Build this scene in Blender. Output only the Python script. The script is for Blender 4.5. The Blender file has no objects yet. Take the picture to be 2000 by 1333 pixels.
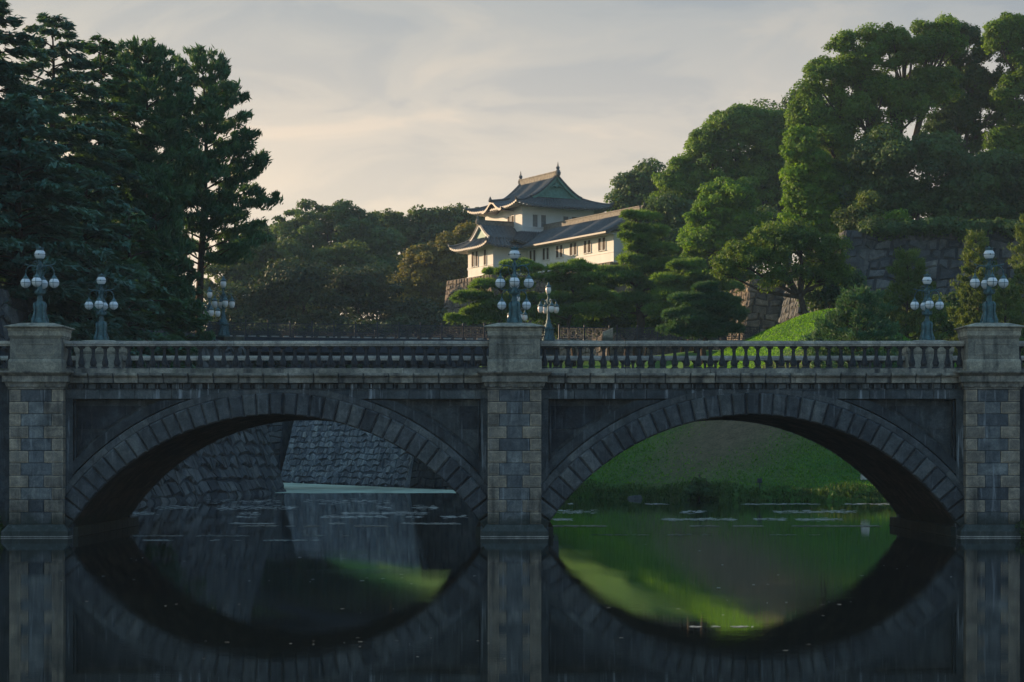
import bpy, math, random
import numpy as np
from mathutils import Vector, Matrix
R = math.radians
sc = bpy.context.scene
COL = sc.collection
F = 4211.0; HZ = 889.0; CZ = 2.93          # focal length in photo pixels, horizon row, eye height over the water
def at(px, py, Y): return Vector(((px-1000)*Y/F, Y, CZ+(HZ-py)*Y/F))
def X(px, Y): return (px-1000)*Y/F

# ------------------------------------------------------------------ camera
cam = bpy.data.cameras.new("camera"); camo = bpy.data.objects.new("camera", cam); COL.objects.link(camo)
camo.location = (0, 0, CZ); camo.rotation_euler = (R(90), 0, 0)
cam.sensor_width = 36; cam.lens = 36*F/2000; cam.shift_y = (HZ-666.5)/2000; cam.clip_end = 9000; cam.clip_start = 0.5
sc.camera = camo
# ------------------------------------------------------------------ sky, sun, exposure
SUN_EL, SUN_AZ = 13.0, 30.0                 # azimuth measured from -X towards +Y (sun stands left and behind the castle)
sv = Vector((-math.cos(R(SUN_AZ))*math.cos(R(SUN_EL)), math.sin(R(SUN_AZ))*math.cos(R(SUN_EL)), math.sin(R(SUN_EL))))
sun = bpy.data.lights.new("sun", 'SUN'); suno = bpy.data.objects.new("sun", sun); COL.objects.link(suno)
sun.energy = 5.0; sun.angle = R(0.5); sun.color = (1.0, 0.70, 0.42)
suno.rotation_euler = (-sv).to_track_quat('-Z', 'Y').to_euler(); suno.location = sv*400
w = bpy.data.worlds.new("World"); sc.world = w; w.use_nodes = True
nt = w.node_tree; nt.nodes.clear(); N = nt.nodes.new; L = nt.links.new
out = N('ShaderNodeOutputWorld'); bg = N('ShaderNodeBackground'); bg.inputs[1].default_value = 0.10
sky = N('ShaderNodeTexSky'); sky.sky_type = 'NISHITA'; sky.sun_disc = False
sky.sun_elevation = R(SUN_EL); sky.sun_rotation = R(-90+SUN_AZ)
sky.air_density = 1.0; sky.dust_density = 2.0; sky.ozone_density = 1.5
tc = N('ShaderNodeTexCoord'); sep = N('ShaderNodeSeparateXYZ'); L(tc.outputs['Generated'], sep.inputs[0])
def wmath(op, a, b=None, clamp=False):
    m = N('ShaderNodeMath'); m.operation = op; m.use_clamp = clamp
    for i, v in enumerate((a, b)):
        if v is None: continue
        if isinstance(v, (int, float)): m.inputs[i].default_value = v
        else: L(v, m.inputs[i])
    return m.outputs[0]
def wramp(fac, stops, interp='LINEAR'):
    r = N('ShaderNodeValToRGB'); r.color_ramp.interpolation = interp; L(fac, r.inputs[0]); e = r.color_ramp.elements
    while len(e) < len(stops): e.new(0.5)
    for q, (p, c) in zip(e, stops): q.position = p; q.color = (*c, 1)
    return r.outputs[0]
def wmix(f, a, b, mode='MIX'):
    m = N('ShaderNodeMix'); m.data_type = 'RGBA'; m.blend_type = mode
    for s, v in ((0, f), (6, a), (7, b)):
        if isinstance(v, (int, float)): m.inputs[s].default_value = v
        elif isinstance(v, tuple): m.inputs[s].default_value = (*v, 1)
        else: L(v, m.inputs[s])
    return m.outputs[2]
# thin high veil of cloud: warm and bright towards the west (ahead), blue grey and dim overhead and to the east (behind)
elev = sep.outputs[2]
veil = wramp(elev, [(0.0, (6.4, 5.0, 3.6)), (0.09, (5.5, 4.4, 3.3)), (0.15, (4.0, 3.4, 2.8)), (0.21, (2.5, 2.45, 2.3)), (0.45, (1.9, 2.55, 3.0)), (1.0, (1.8, 2.7, 3.3))])
back = wramp(wmath('MULTIPLY_ADD', sep.outputs[1], 0.5, ) , [(0, (1, 1, 1))])
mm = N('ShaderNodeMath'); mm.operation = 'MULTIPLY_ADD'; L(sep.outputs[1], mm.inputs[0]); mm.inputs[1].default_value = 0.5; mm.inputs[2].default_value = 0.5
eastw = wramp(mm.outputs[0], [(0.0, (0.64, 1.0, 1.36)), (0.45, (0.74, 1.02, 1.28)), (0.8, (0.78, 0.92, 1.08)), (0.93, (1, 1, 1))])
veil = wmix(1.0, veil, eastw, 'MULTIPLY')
# bluish and darker to the right, wisps
mm2 = N('ShaderNodeMath'); mm2.operation = 'MULTIPLY_ADD'; L(sep.outputs[0], mm2.inputs[0]); mm2.inputs[1].default_value = 1.6; mm2.inputs[2].default_value = 0.5; mm2.use_clamp = True
side = wramp(mm2.outputs[0], [(0.0, (1.25, 1.16, 1.04)), (0.45, (1, 1, 1)), (1.0, (0.80, 0.86, 0.95))])
veil = wmix(1.0, veil, side, 'MULTIPLY')
mp = N('ShaderNodeMapping'); L(tc.outputs['Generated'], mp.inputs[0]); mp.inputs['Scale'].default_value = (5, 5, 17); mp.inputs['Rotation'].default_value = (0, R(14), 0)
nz = N('ShaderNodeTexNoise'); L(mp.outputs[0], nz.inputs[0]); nz.inputs['Scale'].default_value = 1.7; nz.inputs['Detail'].default_value = 7; nz.inputs['Distortion'].default_value = 1.1; nz.inputs['Roughness'].default_value = 0.55
cl = wramp(nz.outputs[0], [(0.38, (0.86, 0.89, 0.94)), (0.52, (1.0, 1.0, 1.0)), (0.70, (1.18, 1.12, 1.05))], 'EASE')
veil = wmix(1.0, veil, cl, 'MULTIPLY')
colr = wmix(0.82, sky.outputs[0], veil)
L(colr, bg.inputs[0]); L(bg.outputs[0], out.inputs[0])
vs = sc.view_settings; vs.view_transform = 'Standard'; vs.look = 'None'; vs.exposure = 0.9; vs.gamma = 1.0
sc.cycles.max_bounces = 6; sc.cycles.transparent_max_bounces = 4; sc.cycles.caustics_reflective = False; sc.cycles.caustics_refractive = False

# ------------------------------------------------------------------ materials
class Mat:
    def __init__(s, name, rough=0.85, spec=0.3):
        s.m = bpy.data.materials.new(name); s.m.use_nodes = True; s.t = s.m.node_tree
        s.b = s.t.nodes['Principled BSDF']; s.b.inputs['Roughness'].default_value = rough
        s.b.inputs['Specular IOR Level'].default_value = spec
        s.tc = s.t.nodes.new('ShaderNodeTexCoord')
    def n(s, k, **kw):
        x = s.t.nodes.new(k)
        for a, v in kw.items(): setattr(x, a, v)
        return x
    def l(s, a, b): s.t.links.new(a, b)
    def noise(s, scale, detail=5, stretch=(1, 1, 1), dist=0.0, rough=0.55, rot=(0, 0, 0)):
        mp = s.n('ShaderNodeMapping'); s.l(s.tc.outputs['Object'], mp.inputs[0]); mp.inputs['Scale'].default_value = stretch; mp.inputs['Rotation'].default_value = rot
        z = s.n('ShaderNodeTexNoise'); s.l(mp.outputs[0], z.inputs[0]); z.inputs['Scale'].default_value = scale
        z.inputs['Detail'].default_value = detail; z.inputs['Distortion'].default_value = dist; z.inputs['Roughness'].default_value = rough
        return z.outputs[0]
    def ramp(s, f, stops, interp='LINEAR'):
        r = s.n('ShaderNodeValToRGB'); r.color_ramp.interpolation = interp; s.l(f, r.inputs[0]); e = r.color_ramp.elements
        while len(e) < len(stops): e.new(0.5)
        for q, (p, c) in zip(e, stops):
            q.position = p; q.color = (*(c if isinstance(c, tuple) else (c, c, c)), 1)
        return r.outputs[0]
    def mix(s, f, a, b, mode='MIX'):
        m = s.n('ShaderNodeMix', data_type='RGBA', blend_type=mode)
        for k, v in ((0, f), (6, a), (7, b)):
            if isinstance(v, (int, float)): m.inputs[k].default_value = v
            elif isinstance(v, tuple): m.inputs[k].default_value = (*v, 1)
            else: s.l(v, m.inputs[k])
        return m.outputs[2]
    def color(s, c):
        if isinstance(c, tuple): s.b.inputs['Base Color'].default_value = (*c, 1)
        else: s.l(c, s.b.inputs['Base Color'])
    def bump(s, h, strength=0.4, dist=0.03):
        b = s.n('ShaderNodeBump'); b.inputs['Strength'].default_value = strength; b.inputs['Distance'].default_value = dist
        s.l(h, b.inputs['Height']); s.l(b.outputs[0], s.b.inputs['Normal'])
    def attr(s, name):
        a = s.n('ShaderNodeAttribute'); a.attribute_name = name; return a.outputs['Fac']

def stone_mat(name, c0, c1, stain=(0.03, 0.035, 0.04), stain_amt=0.6, streak=0.5, scale=1.0, lime=0.0, bump=0.35, moss=0.0, wet=False):
    m = Mat(name, 0.9, 0.2)
    a = m.noise(1.3*scale, 7)
    base = m.mix(m.ramp(a, [(0.3, 0.0), (0.7, 1.0)]), c0, c1)
    rn = m.attr('rnd')
    g = m.noise(22*scale, 4, rough=0.7)
    base = m.mix(1.0, base, m.ramp(g, [(0.3, 0.72), (0.7, 1.25)]), 'MULTIPLY')
    st = m.noise(0.55*scale, 6, rough=0.65)
    base = m.mix(m.ramp(st, [(0.5-0.25*stain_amt, stain_amt*0.15), (0.72, stain_amt)]), base, stain)
    vt = m.noise(2.2*scale, 5, stretch=(1.6, 1.6, 0.22))
    base = m.mix(m.ramp(vt, [(0.52, 0.0), (0.72, streak)]), base, stain)
    base = m.mix(1.0, base, m.ramp(rn, [(0, (0.5, 0.53, 0.58)), (0.5, (0.95, 0.95, 0.95)), (1, (1.5, 1.43, 1.32))]), 'MULTIPLY')
    bl = m.noise(3.2*scale, 9, rough=0.75, dist=0.6)
    base = m.mix(1.0, base, m.ramp(bl, [(0.32, (0.55, 0.57, 0.6)), (0.5, (0.95, 0.95, 0.95)), (0.68, (1.5, 1.44, 1.34))]), 'MULTIPLY')
    if lime:
        lm = m.noise(3.0, 6, stretch=(2.2, 2.2, 0.16), rough=0.6)
        base = m.mix(m.ramp(lm, [(0.57, 0.0), (0.70, lime)]), base, (0.34, 0.37, 0.40))
    if moss:
        ms = m.noise(1.1, 7, rough=0.7)
        base = m.mix(m.ramp(ms, [(0.55, 0.0), (0.68, moss)]), base, (0.035, 0.05, 0.02))
    if wet:
        sp = m.n('ShaderNodeSeparateXYZ'); m.l(m.tc.outputs['Object'], sp.inputs[0]); ad = m.n('ShaderNodeMath', operation='ADD'); mu = m.n('ShaderNodeMath', operation='MULTIPLY'); m.l(m.noise(1.7, 5), mu.inputs[0]); mu.inputs[1].default_value = -1.1; m.l(sp.outputs[2], ad.inputs[0]); m.l(mu.outputs[0], ad.inputs[1])
        base = m.mix(m.ramp(ad.outputs[0], [(0.0, 0.75), (0.35, 0.0)]), base, (0.022, 0.032, 0.026))
    m.color(base)
    hb = m.noise(9*scale, 8, rough=0.7)
    m.bump(hb, bump, 0.04)
    return m.m
M = {}
M['beige'] = stone_mat('beige granite', (0.30, 0.255, 0.20), (0.42, 0.365, 0.295), stain_amt=0.6, streak=0.65, lime=0.12, wet=True)
M['blue'] = stone_mat('blue grey granite', (0.13, 0.15, 0.165), (0.23, 0.25, 0.265), stain_amt=0.75, streak=0.7, lime=0.6, wet=True)
M['cap'] = stone_mat('weathered cap granite', (0.24, 0.225, 0.185), (0.36, 0.34, 0.28), stain_amt=0.4, streak=0.75)
M['cornice'] = stone_mat('cornice granite', (0.26, 0.25, 0.22), (0.42, 0.40, 0.35), stain_amt=0.75, streak=0.9, moss=0.4)
M['rail'] = stone_mat('rail granite', (0.32, 0.31, 0.29), (0.46, 0.45, 0.42), stain_amt=0.35, streak=0.2)
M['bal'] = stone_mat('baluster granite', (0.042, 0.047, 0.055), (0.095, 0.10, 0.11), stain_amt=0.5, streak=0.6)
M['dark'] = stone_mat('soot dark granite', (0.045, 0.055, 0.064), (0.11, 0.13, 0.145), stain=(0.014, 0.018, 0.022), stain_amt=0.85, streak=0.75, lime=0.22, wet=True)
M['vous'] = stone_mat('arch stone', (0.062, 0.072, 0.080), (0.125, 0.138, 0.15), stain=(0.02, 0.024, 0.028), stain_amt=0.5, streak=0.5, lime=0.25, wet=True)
M['barrel'] = stone_mat('vault stone', (0.055, 0.047, 0.038), (0.10, 0.083, 0.066), stain=(0.02, 0.018, 0.016), stain_amt=0.6, streak=0.4, wet=True)
M['castle'] = stone_mat('castle wall stone', (0.07, 0.076, 0.08), (0.135, 0.14, 0.142), stain=(0.022, 0.025, 0.026), stain_amt=0.5, streak=0.4, scale=0.5, bump=0.7, moss=0.25)
M['castle_warm'] = stone_mat('warm castle wall stone', (0.125, 0.105, 0.085), (0.21, 0.175, 0.145), stain=(0.07, 0.06, 0.045), stain_amt=0.5, streak=0.6, scale=0.5, bump=0.7, moss=0.3)
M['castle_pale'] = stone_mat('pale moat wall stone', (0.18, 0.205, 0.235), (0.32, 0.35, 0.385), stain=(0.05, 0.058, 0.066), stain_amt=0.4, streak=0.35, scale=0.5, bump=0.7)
def simple(name, c, rough=0.6, spec=0.4, metal=0.0, var=0.25, sc_=6.0):
    m = Mat(name, rough, spec); m.b.inputs['Metallic'].default_value = metal
    z = m.noise(sc_, 5)
    m.color(m.mix(1.0, c, m.ramp(z, [(0.3, 1-var), (0.7, 1+var)]), 'MULTIPLY')); m.bump(m.noise(sc_*6, 3), 0.15, 0.01)
    return m.m
M['bronze'] = simple('verdigris bronze', (0.055, 0.115, 0.125), 0.6, 0.4, 0.0, 0.45, 9)
M['iron'] = simple('dark painted iron', (0.03, 0.036, 0.05), 0.6, 0.3)
M['girder'] = simple('blue grey painted girder', (0.022, 0.028, 0.04), 0.6, 0.3)
M['globe'] = simple('milky glass', (0.72, 0.74, 0.76), 0.25, 0.5, 0, 0.06, 4)
M['globe_pink'] = simple('cream milky glass', (0.80, 0.72, 0.68), 0.25, 0.5, 0, 0.06, 4)
def plaster():
    m = Mat('white plaster', 0.9, 0.15)
    c = m.mix(m.ramp(m.noise(0.5, 6), [(0.35, 0.0), (0.75, 1.0)]), (0.66, 0.645, 0.62), (0.56, 0.545, 0.52))
    c = m.mix(m.ramp(m.noise(1.4, 5, stretch=(1, 1, 0.15)), [(0.55, 0.0), (0.8, 0.3)]), c, (0.45, 0.43, 0.40))
    m.color(c); m.bump(m.noise(4, 4), 0.1, 0.02); return m.m
M['plaster'] = plaster()
M['tile'] = simple('grey roof tile', (0.080, 0.080, 0.080), 0.55, 0.4, 0, 0.35, 3)
M['tile_ridge'] = simple('mortared ridge tile', (0.17, 0.155, 0.13), 0.8, 0.2, 0, 0.35, 3)
M['copper'] = simple('green copper gable', (0.11, 0.22, 0.18), 0.6, 0.3, 0, 0.25, 3)
M['shutter'] = simple('dark wood slats', (0.07, 0.05, 0.035), 0.8, 0.2)
M['bark'] = simple('bark', (0.055, 0.042, 0.033), 0.95, 0.1, 0, 0.4, 3)
M['bark_pale'] = simple('pale bark', (0.10, 0.085, 0.07), 0.95, 0.1, 0, 0.4, 3)
M['asphalt'] = simple('deck paving', (0.12, 0.12, 0.12), 0.9, 0.2)
def leaf_mat(name, dark, light, trans=0.3, tcol=None):
    m = Mat(name, 0.65, 0.25)
    rn = m.attr('rnd'); c = m.mix(rn, dark, light)
    c = m.mix(1.0, c, m.ramp(m.noise(0.22, 4), [(0.3, (0.75, 0.8, 0.85)), (0.7, (1.25, 1.2, 1.05))]), 'MULTIPLY')
    m.color(c)
    tr = m.n('ShaderNodeBsdfTranslucent')
    if tcol is None: m.l(m.mix(1.0, c, (1.75, 1.6, 0.5), 'MULTIPLY'), tr.inputs[0])
    else: tr.inputs[0].default_value = (*tcol, 1)
    ms = m.n('ShaderNodeMixShader'); ms.inputs[0].default_value = trans
    m.l(m.b.outputs[0], ms.inputs[1]); m.l(tr.outputs[0], ms.inputs[2])
    m.l(ms.outputs[0], m.t.nodes['Material Output'].inputs[0]); return m.m
M['lf_camphor'] = leaf_mat('camphor leaves', (0.04, 0.095, 0.018), (0.12, 0.22, 0.035), 0.42)
M['lf_green'] = leaf_mat('fresh leaves', (0.05, 0.12, 0.016), (0.14, 0.27, 0.03), 0.42)
M['lf_olive'] = leaf_mat('olive leaves', (0.032, 0.06, 0.022), (0.10, 0.15, 0.042), 0.35)
M['lf_dark'] = leaf_mat('deep green leaves', (0.026, 0.060, 0.026), (0.08, 0.145, 0.048), 0.32)
M['lf_autumn'] = leaf_mat('yellowing leaves', (0.05, 0.06, 0.015), (0.17, 0.16, 0.04), 0.3)
M['nd_pine'] = leaf_mat('pine needles', (0.05, 0.11, 0.035), (0.14, 0.25, 0.065), 0.38)
M['nd_young'] = leaf_mat('young pine needles', (0.04, 0.08, 0.02), (0.14, 0.20, 0.05), 0.3)
M['nd_cedar'] = leaf_mat('cedar needles', (0.034, 0.092, 0.07), (0.098, 0.20, 0.155), 0.18)
M['nd_black'] = leaf_mat('black pine needles', (0.026, 0.078, 0.04), (0.082, 0.175, 0.08), 0.22)
def grass_mat():
    m = Mat('meadow grass', 0.95, 0.1)
    c = m.mix(m.ramp(m.noise(0.12, 6), [(0.35, 0.0), (0.65, 1.0)]), (0.04, 0.125, 0.024), (0.075, 0.18, 0.03))
    c = m.mix(m.ramp(m.noise(0.5, 6, stretch=(1, 1, 2)), [(0.4, 0.0), (0.75, 0.45)]), c, (0.10, 0.11, 0.035))
    # worn dry area on the front of the mound
    c = m.mix(m.attr('dry'), c, m.mix(m.ramp(m.noise(1.5, 6), [(0.3, 0.0), (0.7, 1.0)]), (0.095, 0.078, 0.045), (0.15, 0.115, 0.07)))
    m.color(m.mix(1.0, c, m.ramp(m.noise(5, 6, rough=0.7), [(0.3, 0.6), (0.7, 1.35)]), 'MULTIPLY'))
    m.bump(m.noise(4, 8, rough=0.75), 0.8, 0.15); return m.m
M['grass'] = grass_mat()
def water_mat():
    m = Mat('moat water', 0.0, 0.5)
    m.b.inputs['IOR'].default_value = 1.33; m.b.inputs['Base Color'].default_value = (0.004, 0.008, 0.009, 1)
    # ripples: nearly glassy, with long patches of wind ruffle
    f1 = m.noise(1.1, 3, stretch=(0.35, 1.4, 1)); f2 = m.noise(6.0, 3, stretch=(0.5, 1.6, 1))
    patch = m.ramp(m.noise(0.09, 4, stretch=(0.35, 1.6, 1)), [(0.45, 0.0), (0.62, 1.0)])
    add = m.mix(1.0, m.mix(0.5, f1, f2), m.mix(1.0, patch, m.ramp(f2, [(0, 0), (1, 1)]), 'MULTIPLY'), 'ADD')
    b = m.n('ShaderNodeBump'); b.inputs['Strength'].default_value = 0.017; b.inputs['Distance'].default_value = 0.03
    m.l(add, b.inputs['Height']); m.l(b.outputs[0], m.b.inputs['Normal'])
    return m.m
M['water'] = water_mat()
M['scum'] = simple('pale duckweed film', (0.44, 0.52, 0.40), 0.8, 0.2, 0, 0.45, 0.35)
M['foam'] = simple('pale floating scum', (0.46, 0.48, 0.45), 0.6, 0.3, 0, 0.3, 2.0)
M['reed'] = leaf_mat('bank weeds', (0.02, 0.05, 0.012), (0.07, 0.13, 0.03), 0.3)
M['white'] = simple('white limewash', (0.7, 0.7, 0.68), 0.8, 0.2, 0, 0.1, 5)

# ------------------------------------------------------------------ mesh helpers
def tag(o, label=None, cat=None, group=None, kind=None):
    if label: o['label'] = label
    if cat: o['category'] = cat
    if group: o['group'] = group
    if kind: o['kind'] = kind
    return o
def empty(name, loc=(0, 0, 0), rz=0.0):
    o = bpy.data.objects.new(name, None); COL.objects.link(o); o.location = loc; o.rotation_euler = (0, 0, rz); o.empty_display_size = 0.3
    return o
def link(name, me, parent=None):
    o = bpy.data.objects.new(name, me); COL.objects.link(o)
    if parent is not None: o.parent = parent
    return o
class MB:
    def __init__(s): s.v = []; s.f = []; s.mi = []; s.r = []; s.sm = []; s.cm = 0; s.cr = 0.5; s.csm = False
    def add(s, vs, fs):
        o = len(s.v); s.v.extend([tuple(p) for p in vs])
        for f in fs:
            s.f.append([i+o for i in f]); s.mi.append(s.cm); s.r.append(s.cr); s.sm.append(s.csm)
        return s
    def box(s, x0, x1, y0, y1, z0, z1):
        if x0 > x1: x0, x1 = x1, x0
        if y0 > y1: y0, y1 = y1, y0
        return s.add([(x0, y0, z0), (x1, y0, z0), (x1, y1, z0), (x0, y1, z0), (x0, y0, z1), (x1, y0, z1), (x1, y1, z1), (x0, y1, z1)],
              [(0, 3, 2, 1), (4, 5, 6, 7), (0, 1, 5, 4), (1, 2, 6, 5), (2, 3, 7, 6), (3, 0, 4, 7)])
    def rings(s, rings, cap=True, closed=True):
        n = len(rings[0]); vs = [p for r in rings for p in r]; fs = []
        for i in range(len(rings)-1):
            for j in range(n if closed else n-1):
                k = (j+1) % n; fs.append((i*n+j, i*n+k, (i+1)*n+k, (i+1)*n+j))
        if cap and closed: fs.append(tuple(range(n))[::-1]); fs.append(tuple((len(rings)-1)*n+j for j in range(n)))
        return s.add(vs, fs)
    def sqstack(s, cx, cy, prof):            # prof: list of (half x, half y, z)
        return s.rings([[(cx-a, cy-b, z), (cx+a, cy-b, z), (cx+a, cy+b, z), (cx-a, cy+b, z)] for a, b, z in prof])
    def lathe(s, cx, cy, prof, n=12, rot=0):
        return s.rings([[(cx+r*math.cos(rot+2*math.pi*k/n), cy+r*math.sin(rot+2*math.pi*k/n), z) for k in range(n)] for r, z in prof])
    def tube(s, pts, rad, n=6):
        pts = [Vector(p) for p in pts]; rings = []
        if isinstance(rad, (int, float)): rad = [rad]*len(pts)
        ref = Vector((0.31, 0.22, 0.93)).normalized()
        for i, p in enumerate(pts):
            d = (pts[min(i+1, len(pts)-1)]-pts[max(i-1, 0)])
            if d.length < 1e-9: d = Vector((0, 0, 1))
            d.normalize(); rf = ref if abs(d.dot(ref)) < 0.95 else Vector((1, 0, 0))
            a = d.cross(rf).normalized(); b = d.cross(a)
            rings.append([p+(a*math.cos(2*math.pi*k/n)+b*math.sin(2*math.pi*k/n))*rad[i] for k in range(n)])
        return s.rings(rings)
    def torus(s, c, r, t, axis='Y', n=14, m=4, arc=(0, 2*math.pi)):
        c = Vector(c); pts = []
        for i in range(n+1):
            a = arc[0]+(arc[1]-arc[0])*i/n
            d = {'X': (0, math.cos(a), math.sin(a)), 'Y': (math.cos(a), 0, math.sin(a)), 'Z': (math.cos(a), math.sin(a), 0)}[axis]
            pts.append(c+Vector(d)*r)
        return s.tube(pts, t, m)
    def sphere(s, c, r, n=14, m=9, sz=1.0, prof=None):
        rr = []
        for i in range(m+1):
            a = -math.pi/2+math.pi*i/m; rad = math.cos(a)*r; rr.append((max(rad, r*0.02), c[2]+math.sin(a)*r*sz))
        return s.lathe(c[0], c[1], rr, n)
    def patch(s, P, ns, nt_):
        vs = [P(i/ns, j/nt_) for j in range(nt_+1) for i in range(ns+1)]
        fs = [(j*(ns+1)+i, j*(ns+1)+i+1, (j+1)*(ns+1)+i+1, (j+1)*(ns+1)+i) for j in range(nt_) for i in range(ns)]
        return s.add(vs, fs)
    def build(s, name, mats, parent=None, bevel=0.0):
        me = bpy.data.meshes.new(name); me.from_pydata(s.v, [], s.f)
        for m in (mats if isinstance(mats, (list, tuple)) else [mats]): me.materials.append(m)
        me.polygons.foreach_set('material_index', s.mi); me.polygons.foreach_set('use_smooth', s.sm)
        a = me.attributes.new('rnd', 'FLOAT', 'FACE'); a.data.foreach_set('value', s.r)
        me.update(); o = link(name, me, parent)
        if bevel:
            b = o.modifiers.new('bevel', 'BEVEL'); b.width = bevel; b.segments = 2; b.limit_method = 'ANGLE'; b.angle_limit = R(40)
        return o
def np_mesh(name, V, Q, mat, rnd=None, parent=None):
    me = bpy.data.meshes.new(name); nV = len(V); nQ = len(Q); k = Q.shape[1]
    me.vertices.add(nV); me.vertices.foreach_set('co', np.ascontiguousarray(V, dtype=np.float32).ravel())
    me.loops.add(nQ*k); me.loops.foreach_set('vertex_index', np.ascontiguousarray(Q, dtype=np.int32).ravel())
    me.polygons.add(nQ); me.polygons.foreach_set('loop_start', np.arange(0, nQ*k, k, dtype=np.int32))
    me.polygons.foreach_set('loop_total', np.full(nQ, k, dtype=np.int32))
    if mat: me.materials.append(mat)
    if rnd is not None:
        a = me.attributes.new('rnd', 'FLOAT', 'FACE'); a.data.foreach_set('value', np.asarray(rnd, dtype=np.float32))
    me.update(calc_edges=True); return link(name, me, parent)
rng = np.random.default_rng(7)
random.seed(5)

# ------------------------------------------------------------------ terrain
ISL = [(-45, 252), (-26.4, 245), (-25.5, 234.5), (-11.2, 204), (-10.0, 194), (-3.5, 188), (-1.5, 168), (3.8, 148.6), (12, 140.5), (23.4, 134), (34, 131), (45, 127), (60, 112), (90, 100), (3000, 90), (3000, 5000), (-3000, 5000), (-3000, 264), (-90, 260)]
LEFT = [(-19.5, 166.5), (-25.8, 100), (-22, 92), (-19, 89), (-19, 78.5), (-26, 72), (-60, 60), (-3000, 50), (-3000, 240), (-60, 251), (-53, 242), (-47, 226), (-26, 186)]
def inside(poly, x, y):
    c = np.zeros(x.shape, bool); n = len(poly)
    for i in range(n):
        x0, y0 = poly[i]; x1, y1 = poly[(i+1) % n]
        t = ((y0 > y) != (y1 > y)) & (x < (x1-x0)*(y-y0)/((y1-y0) if y1 != y0 else 1e-9)+x0)
        c ^= t
    return c
def dist_edges(poly, idx, x, y):
    d = np.full(x.shape, 1e9); n = len(poly)
    for i in idx:
        x0, y0 = poly[i]; x1, y1 = poly[(i+1) % n]; dx, dy = x1-x0, y1-y0
        t = np.clip(((x-x0)*dx+(y-y0)*dy)/(dx*dx+dy*dy), 0, 1); d = np.minimum(d, np.hypot(x-x0-t*dx, y-y0-t*dy))
    return d
CU = Vector((0.887, 0.4617)); CV = Vector((-0.4617, 0.887)); C0 = (1.28, 270.0); CANG = math.atan2(0.4617, 0.887)
def uv_loc(x, y): return (x-C0[0])*CU[0]+(y-C0[1])*CU[1], (x-C0[0])*CV[0]+(y-C0[1])*CV[1]
def ground(x, y):
    x = np.asarray(x, float); y = np.asarray(y, float)
    ins = inside(ISL, x, y); dg = dist_edges(ISL, [5, 6, 7, 8, 9, 10, 11, 12, 13], x, y); dw = dist_edges(ISL, [0, 1, 2, 3, 4, 17, 18], x, y)
    z = np.where(dw > 2.4, np.minimum(0.55*dg+0.5, 7.6+0.38*(dw-2.4)), np.where(dg < dw, np.minimum(0.55*dg+0.5, 1.0), -1.5))
    z = 12.7-np.log1p(np.exp((12.7-z)*1.1))/1.1
    z = z+np.exp(-(((x-28)/8.5)**2+((y-168)/9.0)**2))*0
    wl = np.clip((x+13)/10, 0, 1); z = np.where((y > 196) & (x < 6) & (z > 0), np.minimum(z, 7.4+np.clip(x+22, 0, 40)*.5), z)
    z = z+np.exp(-(((x-24.2)/5.5)**2+((y-168)/8.0)**2))*1.6+np.clip((y-176)/8, 0, 1)*np.clip((x-24)/5, 0, 1)*1.6
    z = z+0.25*np.sin(x*0.35+1)*np.sin(y*0.22)*np.clip(dg/8, 0, 1)
    z = z-3.6*np.clip((x-26.5)/7, 0, 1)*np.clip((181-y)/9, 0, 1)*np.clip(dg/12, 0, 1)
    z = np.where((x > 32) & (y > 188.5), 21.8, z)
    z = np.where((x > 28) & (y > 230), 21.0, z)
    u, v = uv_loc(x, y)
    z = np.where((u > 1.8) & (v > -21) & (y > 235) & (v < 13), 25.0, z)
    z = np.where((u > -2.6) & (v > 1.2) & (v < 13), 25.0, z)
    zi = z
    li = inside(LEFT, x, y); dl = dist_edges(LEFT, [0, 1, 2, 3, 4, 5, 6, 8, 9, 10, 11, 12], x, y)
    zl = np.where((x < -26) | (y > 94), np.clip(0.5+dl*2.2, 0, 11.3)+0.05*np.clip(dl-8, 0, 60), np.clip(dl*2.5, 0, 5.6))
    base = -1.5-0*x
    return np.where(li, zl, np.where(ins, zi, base))
def gz(x, y): return float(ground(np.array([x]), np.array([y]))[0])
xs = np.concatenate([np.linspace(-3000, -120, 8)[:-1], np.arange(-120, -40, 4.0), np.arange(-40, 60, 0.8), np.arange(60, 140, 4.0), np.linspace(140, 3000, 8)])
ys = np.concatenate([np.array([40, 55.0]), np.arange(66, 124, 1.6), np.arange(124, 215, 0.8), np.arange(215, 330, 2.0), np.arange(330, 460, 12), np.linspace(470, 5000, 8)])
GX, GY = np.meshgrid(xs, ys); GZ = ground(GX, GY); nx, ny = len(xs), len(ys)
ii = (np.arange(ny-1)[:, None]*nx+np.arange(nx-1)[None, :]).ravel()
Q = np.stack([ii, ii+1, ii+nx+1, ii+nx], 1)
V = np.stack([GX.ravel(), GY.ravel(), GZ.ravel()], 1)
keep = V[Q][:, :, 2].max(1) > -1.4
g = np_mesh('ground', V, Q[keep], M['grass'])
g.data.polygons.foreach_set('use_smooth', np.ones(len(g.data.polygons), bool))
cx = V[:, 0]; cy = V[:, 1]
dry = np.exp(-(((cx-(16.5+0.3*(cy-150)))/7.5)**2+((cy-149)/8.5)**2)**1.6)
a = g.data.attributes.new('dry', 'FLOAT', 'POINT'); a.data.foreach_set('value', dry.astype(np.float32))
tag(g, kind='structure')
wb = MB(); wb.add([(-3000, -60, 0), (3000, -60, 0), (3000, 5000, 0), (-3000, 5000, 0)], [(0, 1, 2, 3)])
tag(wb.build('water', M['water']), kind='structure')
bb = MB(); bb.add([(-3000, -60, -1.6), (3000, -60, -1.6), (3000, 5000, -1.6), (-3000, 5000, -1.6)], [(0, 1, 2, 3)])
tag(bb.build('moat_bed', M['asphalt']), kind='structure')

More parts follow.
